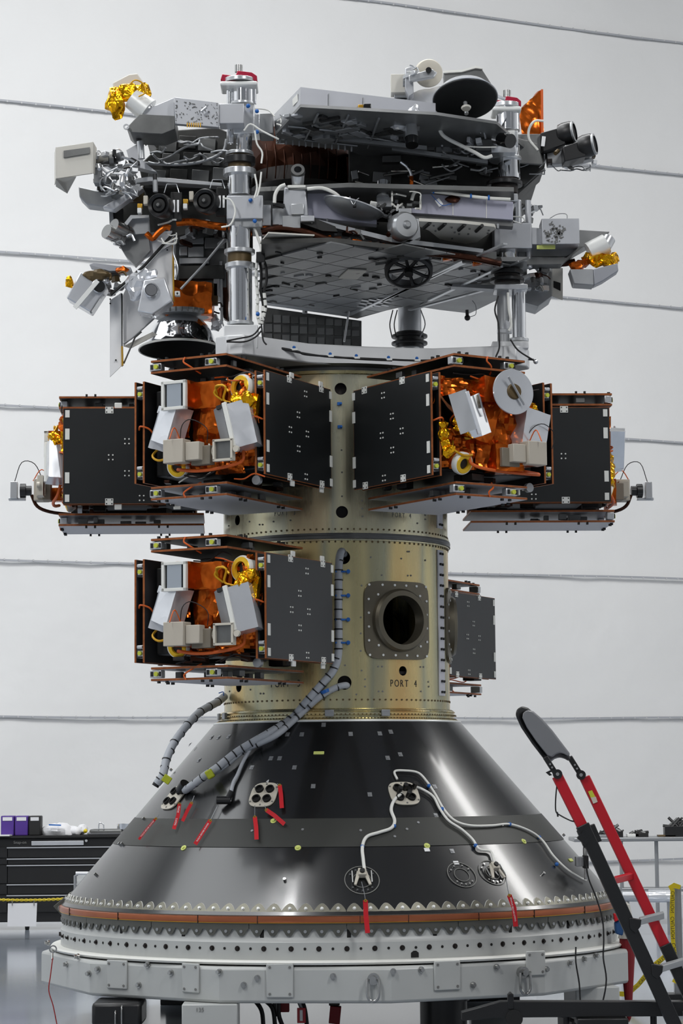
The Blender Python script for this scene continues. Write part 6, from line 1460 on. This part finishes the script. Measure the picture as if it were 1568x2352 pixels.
# ================================================================ LADDER
lad = thing('step_ladder', 'red and black articulated ladder with a padded grey top tray', 'ladder', (P(1540, 2352, -2.4).x, -2.4, 0))
def rail(x0, y0, x1, y1, wpx, Y, m, name='rail', D=.06):
    a, b = P(x0, y0, Y), P(x1, y1, Y); d = (b - a).normalized(); s = d.cross(Vector((0, 1, 0))).normalized() * (wpx / 2 / pxm(Y)) * .9
    return MB().prism([a - s, a + s, b + s, b - s], (0, D, 0)).build(name, m, lad, bev=.004)
rail(1280, 1782, 1340, 1902, 27, -2.42, 'red_paint', 'upper_rail'); rail(1338, 1895, 1700, 2680, 34, -2.45, 'black_plastic')
rail(1343, 1785, 1530, 2178, 26, -2.10, 'red_paint', 'upper_rail'); rail(1528, 2170, 1760, 2670, 30, -2.12, 'black_plastic')
rail(1345, 1900, 1362, 1940, 48, -2.44, 'black_plastic', 'rail_collar')
def rung(x0, y0, x1, y1, m, h=16):
    a, b = P(x0, y0, -2.40), P(x1, y1, -2.06); s = Vector((0, 0, h / 2 / pxm(-2.3))); return MB().prism([a - s, b - s, b + s, a + s], (0, .05, .01)).build('rung', m, lad, bev=.003)
rung(1412, 2024, 1460, 2012, 'red_paint', 14); rung(1470, 2118, 1525, 2104, 'alu_dull', 14); rung(1520, 2226, 1580, 2208, 'alu_dull', 14); rung(1570, 2335, 1640, 2318, 'alu_dull', 14)
for x, y in ((1455, 2122), (1505, 2228)): poly(lad, 'rung_bracket', 'black_plastic', [(x - 10, y - 14), (x + 18, y - 10), (x + 16, y + 6), (x + 4, y + 22), (x - 8, y + 12)], -2.46, ex=(0, .07, 0), bev=.004)
poly(lad, 'rail_clamp', 'black_plastic', [(1325, 1925), (1340, 1908), (1350, 1935), (1345, 1942)], -2.46, ex=(0, .05, 0)); 
poly(lad, 'sticker', 'yellow_green', [(1350, 1818), (1359, 1815), (1370, 1836), (1360, 1841)], -2.105, ex=(0, .003, 0)); poly(lad, 'sticker', 'putty', [(1356, 1832), (1368, 1830), (1372, 1842), (1362, 1846)], -2.107, ex=(0, .003, 0))
# padded tray: rounded tongue shape with raised rim
def tongue(off, sc=1.0):
    C = [(1183, 1642), (1186, 1628), (1198, 1621), (1212, 1625), (1235, 1645), (1262, 1675), (1290, 1712), (1310, 1738), (1306, 1746), (1296, 1740), (1284, 1736), (1272, 1740), (1262, 1748), (1250, 1744), (1220, 1705), (1195, 1668)]
    cx = sum(p[0] for p in C) / len(C); cy = sum(p[1] for p in C) / len(C)
    return [(cx + (x - cx) * sc, cy + (y - cy) * sc) for x, y in C]
q = [P(x, y, -2.35 + (x - 1250) * .0025) for x, y in tongue(0)]
o = MB().prism(q, (.012, .10, -.01)).build('tray_body', 'black_plastic', lad, bev=.012)
q = [P(x + 6, y - 1, -2.36 + (x - 1250) * .0025) for x, y in tongue(0, .86)]
MB().prism(q, (.01, .03, 0)).build('tray_pad', 'tray_grey', o, bev=.014)
for (x0, y0, x1, y1, Y) in ((1252, 1738, 1276, 1776, -2.4), (1308, 1738, 1334, 1780, -2.1)): 
    a = rail(x0, y0, x1, y1, 13, Y, 'black_plastic', 'hinge_arm', .04)
    for f in (.45, .65): cylp(lad, 'hinge_bolt', 'steel', (x0 + (x1 - x0) * f, y0 + (y1 - y0) * f, Y - .01), (x0 + (x1 - x0) * f, y0 + (y1 - y0) * f, Y), 2.5, par=a, n=8)
for x, y, Y in ((1280, 1778, -2.44), (1334, 1780, -2.13)): o = cylp(lad, 'pivot', 'black_plastic', (x, y, Y), (x, y, Y + .06), 11); cylp(lad, 'pivot_bolt', 'steel', (x, y, Y - .008), (x, y, Y), 4, par=o)
poly(lad, 'pivot_lever', 'black_plastic', [(1253, 1774), (1268, 1767), (1280, 1770), (1278, 1776), (1268, 1772), (1262, 1775), (1268, 1780), (1262, 1782)], -2.44, ex=(0, .02, 0))
tub(lad, 'cord', 'cable_black', [(1280, 1790), (1276, 1830), (1276, 1862), (1285, 1872), (1310, 1885), (1326, 1890), (1334, 1915)], 1.6, -2.4); tub(lad, 'cord', 'cable_black', [(1279, 1865), (1281, 1876)], 2, -2.4)
# ================================================================ BACKGROUND LEFT
YB = 10.6
cab = thing('tool_cabinet', 'long black roller tool cabinet with silver drawer edges, far left', 'cabinet', (P(120, 2130, YB).x, YB + .3, 0))
a = P(-60, 1926, YB); b = P(330, 1920, YB); zt = a.z; zb_ = .09
MB().box(((a.x + b.x) / 2, YB + .32, (zt + zb_) / 2), (b.x - a.x, .6, zt - zb_)).build('body', 'black_plastic', cab, bev=.01)
MB().box(((a.x + b.x) / 2, YB + .30, zt + .012), (b.x - a.x + .04, .66, .025)).build('top', 'rubber', cab)
zs = [P(100, y, YB).z for y in (1944, 1970, 1985, 2029, 2054, 2096)]
for i, (za, zc_) in enumerate(zip(zs, zs[1:])):
    xa = P(16, 2000, YB).x
    d_ = MB().box(((xa + b.x) / 2, YB + .005, (za + zc_) / 2), (b.x - xa, .03, za - zc_ - .012)).build('drawer', 'black_plastic', cab, bev=.003)
    MB().box(((xa + b.x) / 2, YB - .018, za - .012), (b.x - xa, .02, .012)).build('handle', 'alu_brushed', d_)
    MB().box(((P(0, 2000, YB).x + xa) / 2 - .1, YB + .005, (za + zc_) / 2), (.3, .03, za - zc_ - .012)).build('side_door', 'black_plastic', d_)
pb_(cab, 'top_tray', 'alu_brushed', 72, 1932, 192, 1941, YB - .02, .03); cylp(cab, 'lock', 'alu', (198, 1931, YB - .02), (198, 1931, YB), 3)
cf_ = P(46, 1935, YB - .01); me = text_mesh('Snap-on', .045, 0, '', None, None); place_mesh(me, 'lettering', 'ink_grey', cab, frame(cf_, Vector((1, 0, 0)), Vector((0, 0, 1)), Vector((0, -1, 0))))
for px in (-40, 60, 180, 300): MB().cyl((P(px, 2100, YB).x - .02, YB + .1, .05), (P(px, 2100, YB).x + .02, YB + .1, .05), .05, n=16).build('castor', 'rubber', cab)
def bgthing(name, label, cat, x, ybase, Y=YB + .15, g=None): return thing(name, label, cat, P(x, ybase, Y), 0, g)
ct = zt + .025
def onb(t, name, m, x0, y0, x1, D=.2, Y=YB + .12, **k):
    a = P(x0, y0, Y); b = P(x1, y0, Y); return MB().box(((a.x + b.x) / 2, Y + D / 2, (a.z + ct) / 2), (b.x - a.x, D, a.z - ct)).build(name, m, t, **k)
for (x0, x1, m, l) in ((2, 32, 'purple', 'purple storage bin furthest left on the black cabinet'), (34, 64, 'purple', 'purple storage bin beside the black one'), (66, 93, 'ink_black', 'black storage bin beside the white bag')):
    t = bgthing('storage_bin', l, 'bin', (x0 + x1) / 2, 1924, g='bins on the tool cabinet'); o = onb(t, 'body', m, x0, 1874, x1, bev=.01)
    pb_(t, 'label', 'paper', x0 + 4, 1877, x1 - 4, 1885, YB + .115, .004, par=o, bev=0); 
t = bgthing('plastic_bag', 'crumpled white plastic bag with a blue mark on the cabinet', 'bag', 133, 1922)
c = P(133, 1905, YB + .25); MB().ball((c.x, c.y, (c.z + ct) / 2 + .01), .17, 20, (1.15, .8, .55)).build('bag', 'bag_white', t, crumple=.035, cscale=7, ang=.4); MB().ball((c.x + .18, c.y, ct + .05), .09, 14, (1, .8, .55)).build('bag_end', 'bag_white', t, crumple=.02, cscale=12); poly(t, 'mark', 'blue_tie', [(112, 1893), (140, 1894), (140, 1897), (112, 1896)], YB + .09, ex=(0, .01, 0))
t = bgthing('cloth_roll', 'white and yellow roll beside the hard case', 'roll', 192, 1920); blob(t, 'roll', 'bag_white', 188, 1905, YB + .3, 12); blob(t, 'tape', 'yellow_chain', 196, 1909, YB + .15, 5, cr=.005)
t = bgthing('hard_case', 'grey lidded hard case lying on the right end of the cabinet', 'case', 235, 1920); onb(t, 'body', 'tray_grey', 200, 1912, 285, .4, bev=.01); onb(t, 'lid', 'alu_dark', 205, 1905, 280, .35, bev=.02); tub(t, 'handle', 'alu', [(226, 1905), (228, 1890), (237, 1893), (238, 1905)], 1.5, YB + .12)
t = bgthing('metal_bowl', 'shiny steel bowl standing on the hard case', 'bowl', 284, 1905); lath(t, 'bowl', 'chrome', (284, 1892, YB + .2), (0, 0, -1), [(16, 0), (15, 12), (10, 16), (0, 16)])
t = bgthing('bench_slab', 'white slab end on the far left edge of the cabinet', 'board', 5, 1926); onb(t, 'slab', 'pad_white', -30, 1918, 22, .3, Y=YB - .1)
# yellow chain barrier
ch = thing('chain', 'yellow plastic chain strung in front of the black cabinet', 'chain', P(0, 2064, 9.2)); 
k0 = None
for i in range(34):
    x = -18 + i * 5.2; y = 2066 + 2.5 * math.sin(i / 34 * PI) - i * .06; c = P(x, y, 9.0)
    q = [c + Vector((.024 * math.cos(a_), (0 if i % 2 else .012 * math.sin(a_)), (.012 * math.sin(a_) if i % 2 else 0))) for a_ in [PI * k / 4 for k in range(9)]]
    MB().tube(q, .0045, 6, 1).build('link', 'yellow_chain', ch)
t = thing('paper_sign', 'blank white sheet hanging under the yellow chain', 'sign', P(52, 2128, 9.0)); poly(t, 'sheet', 'paper', [(18, 2075), (85, 2074), (83, 2128), (17, 2128)], 8.95, ex=(0, .004, 0)); 
for x in (28, 78): tub(t, 'hook', 'ink_grey', [(x, 2068), (x, 2080)], 1, 8.94)
cr_ = thing('white_dispenser', 'white box with a bent pipe behind the cone at left', 'box', P(190, 2040, 8.0)); pb_(cr_, 'box', 'pad_white', 176, 2004, 215, 2060, 8.0, .2); tub(cr_, 'pipe', 'alu_dull', [(172, 2045), (172, 2012), (178, 2009)], 3, 7.95, smooth=0); cylp(cr_, 'roll', 'paper', (174, 2006, 7.95), (202, 2006, 7.95), 4); cylp(cr_, 'stand', 'alu_dull', (196, 2055, 8.1), (196, 2165, 8.1), 5)
# ================================================================ BACKGROUND RIGHT
tb = thing('work_table', 'stainless steel work table with tubular legs, far right', 'table', (P(1480, 2060, 10.6).x, 10.9, 0)); zt2 = P(1480, 1928, 10.5).z
a = P(1318, 1930, 10.5); b = P(1640, 1930, 10.5); MB().box(((a.x + b.x) / 2, 10.85, zt2), (b.x - a.x, .7, .045)).build('top', 'table_steel', tb, bev=.01)
for px in (1427, 1508, 1600): MB().cyl((P(px, 2000, 10.6).x, 10.6, 0), (P(px, 2000, 10.6).x, 10.6, zt2), .022, n=14).build('leg', 'table_steel', tb)
MB().box(((a.x + b.x) / 2, 10.85, P(1480, 2045, 10.6).z), (b.x - a.x, .6, .03)).build('shelf', 'table_steel', tb)
def ont(name, label, cat, x, w_, h_, m, parts=5, seed=0):
    t = thing(name, label, cat, (P(x, 1925, 10.8).x, 10.8, zt2 + .02)); r = random.Random(seed); X = P(x, 1925, 10.8).x; k = 1 / pxm(10.8)
    MB().box((X, 10.8, zt2 + .023 + h_ * k * .25), (w_ * k, .15, h_ * k * .5)).build('base', m, t, bev=.004)
    for i in range(parts): MB().cyl((X + r.uniform(-.5, .5) * w_ * k, 10.75, zt2 + .03 + h_ * k * .4), (X + r.uniform(-.6, .6) * w_ * k, 10.78, zt2 + .03 + h_ * k * r.uniform(.5, 1)), r.uniform(.008, .022), n=8).build('arm', r.choice([m, 'black_plastic', 'alu_dark']), t)
    return t
ont('camera_rig', 'black camera rig standing on the right end of the steel table', 'camera', 1548, 46, 46, 'black_plastic', 12, 1)
ont('hand_tool', 'black pistol-shaped tool behind the red ladder rail on the table', 'tool', 1412, 34, 26, 'black_plastic', 8, 2)
ont('clear_box', 'small white plastic box on the steel table', 'box', 1452, 26, 14, 'pad_white', 1, 3); ont('clamp_tool', 'dark clamp tool lying beside the white box', 'tool', 1472, 30, 18, 'ink_black', 5, 4); ont('small_case', 'small brown case lying at the foot of the camera rig', 'case', 1530, 40, 8, 'brownish', 1, 5); ont('parts_tray', 'grey parts tray at the left end of the table', 'tray', 1385, 30, 12, 'alu_dull', 4, 6)
t = thing('air_duct', 'large silver horizontal tube with foil wrap behind the ladder', 'duct', P(1490, 2060, 8.8)); cylp(t, 'tube', 'alu_brushed', (1428, 2058, 8.8), (1545, 2058, 8.8), 13, n=24); cylp(t, 'foil_wrap', 'silver_foil', (1488, 2058, 8.8), (1538, 2058, 8.8), 14.5, n=24); tub(t, 'rail', 'alu_dull', [(1428, 2042), (1570, 2042)], 2.5, 8.8, smooth=0)
for px in (1440, 1535): MB().cyl((P(px, 2060, 8.8).x, 8.8, 0), (P(px, 2060, 8.8).x, 8.8, P(px, 2060, 8.8).z - .05), .02, n=12).build('leg', 'alu_dull', t)
ps = thing('barrier_post', 'grey square post wrapped in yellow and black caution tape, far right', 'post', (P(1552, 2352, 1.5).x, 1.5, 0)); xm = P(1554, 2100, 1.5); MB().box((xm.x, 1.5, P(1554, 2034, 1.5).z / 2), (.065, .065, P(1554, 2034, 1.5).z)).build('post', 'table_steel', ps, bev=.004); MB().box((xm.x, 1.5, .02), (.2, .2, .04)).build('base', 'black_plastic', ps)
def tape(t, pts, wpx, Y, name='tape', word=True):
    q = [P(p[0], p[1], Y) for p in pts]; mb = MB(); vs = []; k = wpx / 2 / pxm(Y)
    for i, p in enumerate(q):
        d = (q[min(i + 1, len(q) - 1)] - q[max(i - 1, 0)]).normalized(); s = d.cross(FWD).normalized() * k * (1 if i % 2 else .8); o_ = FWD * .002
        vs += [p - s - o_, p + s - o_ + FWD * .01 * (i % 2), p + s + o_ + FWD * .01 * (i % 2), p - s + o_]
    n = len(q); mb.add(vs, [(4 * i + a, 4 * i + (a + 1) % 4, 4 * i + 4 + (a + 1) % 4, 4 * i + 4 + a) for i in range(n - 1) for a in range(4)]); o = mb.build(name, 'yellow_chain', t)
    if word:
        for a, b in zip(q, q[1:]):
            d = b - a; L = d.length
            if L < .1: continue
            d.normalize(); d = d if d.x > 0 or abs(d.x) < .2 * abs(d.z) else -d; y = d.cross(-FWD).normalized()
            if y.z < 0 and abs(d.z) < .8: y = -y
            me = text_mesh('CAUTION', L / 5.2, 0, '', None, None, extrude=.0003); place_mesh(me, 'lettering', 'ink_black', o, frame((a + b) / 2 - FWD * .02, d, y, d.cross(y)))
    return o
tape(ps, [(1544, 2042), (1543, 2100), (1545, 2160), (1552, 2230)], 12, 1.42); tape(ps, [(1536, 2040), (1548, 2034), (1562, 2038)], 12, 1.42, word=False)
t = thing('caution_tape', 'yellow caution tape sagging to the floor behind the red folded umbrella', 'tape', P(1400, 2285, 1.0)); tape(t, [(1546, 2180), (1500, 2220), (1465, 2262), (1440, 2284), (1410, 2282), (1395, 2275)], 13, 1.0); tape(t, [(1545, 2250), (1568, 2262)], 12, 1.0, word=False); tape(t, [(1312, 2262), (1290, 2262)], 6, 1.0, word=False)
um = thing('folded_umbrella', 'dark red tapered folded umbrella standing behind the ladder', 'umbrella', P(1436, 2340, -.6)); cu = P(1440, 2155, -.6); 
k = 1 / pxm(-.6); MB().lathe([(.0, 0), (18 * k, 0), (17 * k, -.1), (13 * k, -.25), (9 * k, -.4), (5 * k, -.52), (0, -.55)], cu, (0, 0, 1), n=16).build('canopy', 'umbrella_red', um, ang=.2); MB().cyl(cu + Vector((-.01, 0, -.5)), (cu.x - .01, cu.y, 0.0), .008, n=10).build('tip', 'steel', um)
t = thing('cone_hood', 'pale grey conical hood above the red umbrella', 'hood', P(1440, 2155, -.6)); MB().lathe([(21 * k, .0), (15 * k, .10), (8 * k, .22), (0, .24)], cu, (0, 0, 1), n=24).build('hood', 'tile_light', t)
t = thing('blue_bag', 'small blue cloth bag hanging at the right edge of the stand', 'bag', P(1422, 2130, -.8)); poly(t, 'bag', 'blue_cloth', [(1412, 2120), (1428, 2102), (1436, 2115), (1430, 2150), (1414, 2145)], -.8, ex=(0, .08, 0), bev=.01); poly(t, 'red_flap', 'red_cloth', [(1409, 2098), (1420, 2100), (1424, 2112), (1412, 2118)], -.82, ex=(0, .05, 0), bev=.006); blob(t, 'clasp', 'chrome', 1425, 2100, -.82, 4, cr=0)
t = thing('wheeled_cart', 'low white cart with black castors far behind the stand, right', 'cart', (P(1280, 2270, 4).x, 4, 0))
for px in (1262, 1280): MB().cyl((P(px, 2270, 4).x - .015, 4, .035), (P(px, 2270, 4).x + .015, 4, .035), .035, n=16).build('castor', 'rubber', t)
MB().box((P(1271, 2270, 4).x, 4.2, .16), (.3, .4, .12)).build('body', 'pad_white', t, bev=.006)
# hoses and hanging tags under the stand
t = thing('hose_bundle', 'black hoses and red tagged valves hanging under the middle of the stand', 'hose', P(620, 2300, -1.4))
for i, pts in enumerate(([(580, 2292), (600, 2320), (605, 2360)], [(600, 2292), (625, 2315), (632, 2360)], [(640, 2290), (640, 2330), (650, 2360)], [(690, 2290), (700, 2320), (705, 2360)])): tub(t, 'hose', 'cable_black', pts, 5, -1.5)
pb_(t, 'valve', 'umbrella_red', 642, 2295, 664, 2325, -1.45, .08); pb_(t, 'valve', 'black_plastic', 625, 2292, 640, 2335, -1.45, .08); cylp(t, 'fitting', 'alu_dull', (682, 2290, -1.5), (694, 2318, -1.5), 5); 
pb_(t, 'tag', 'red_paint', 682, 2315, 702, 2350, -1.55, .006); pb_(t, 'tag', 'ink_white', 688, 2320, 695, 2345, -1.56, .004); pb_(t, 'valve', 'clutter_dark', 755, 2293, 780, 2310, -1.4, .08); pb_(t, 'valve', 'umbrella_red', 756, 2312, 782, 2352, -1.4, .08, ry=6)
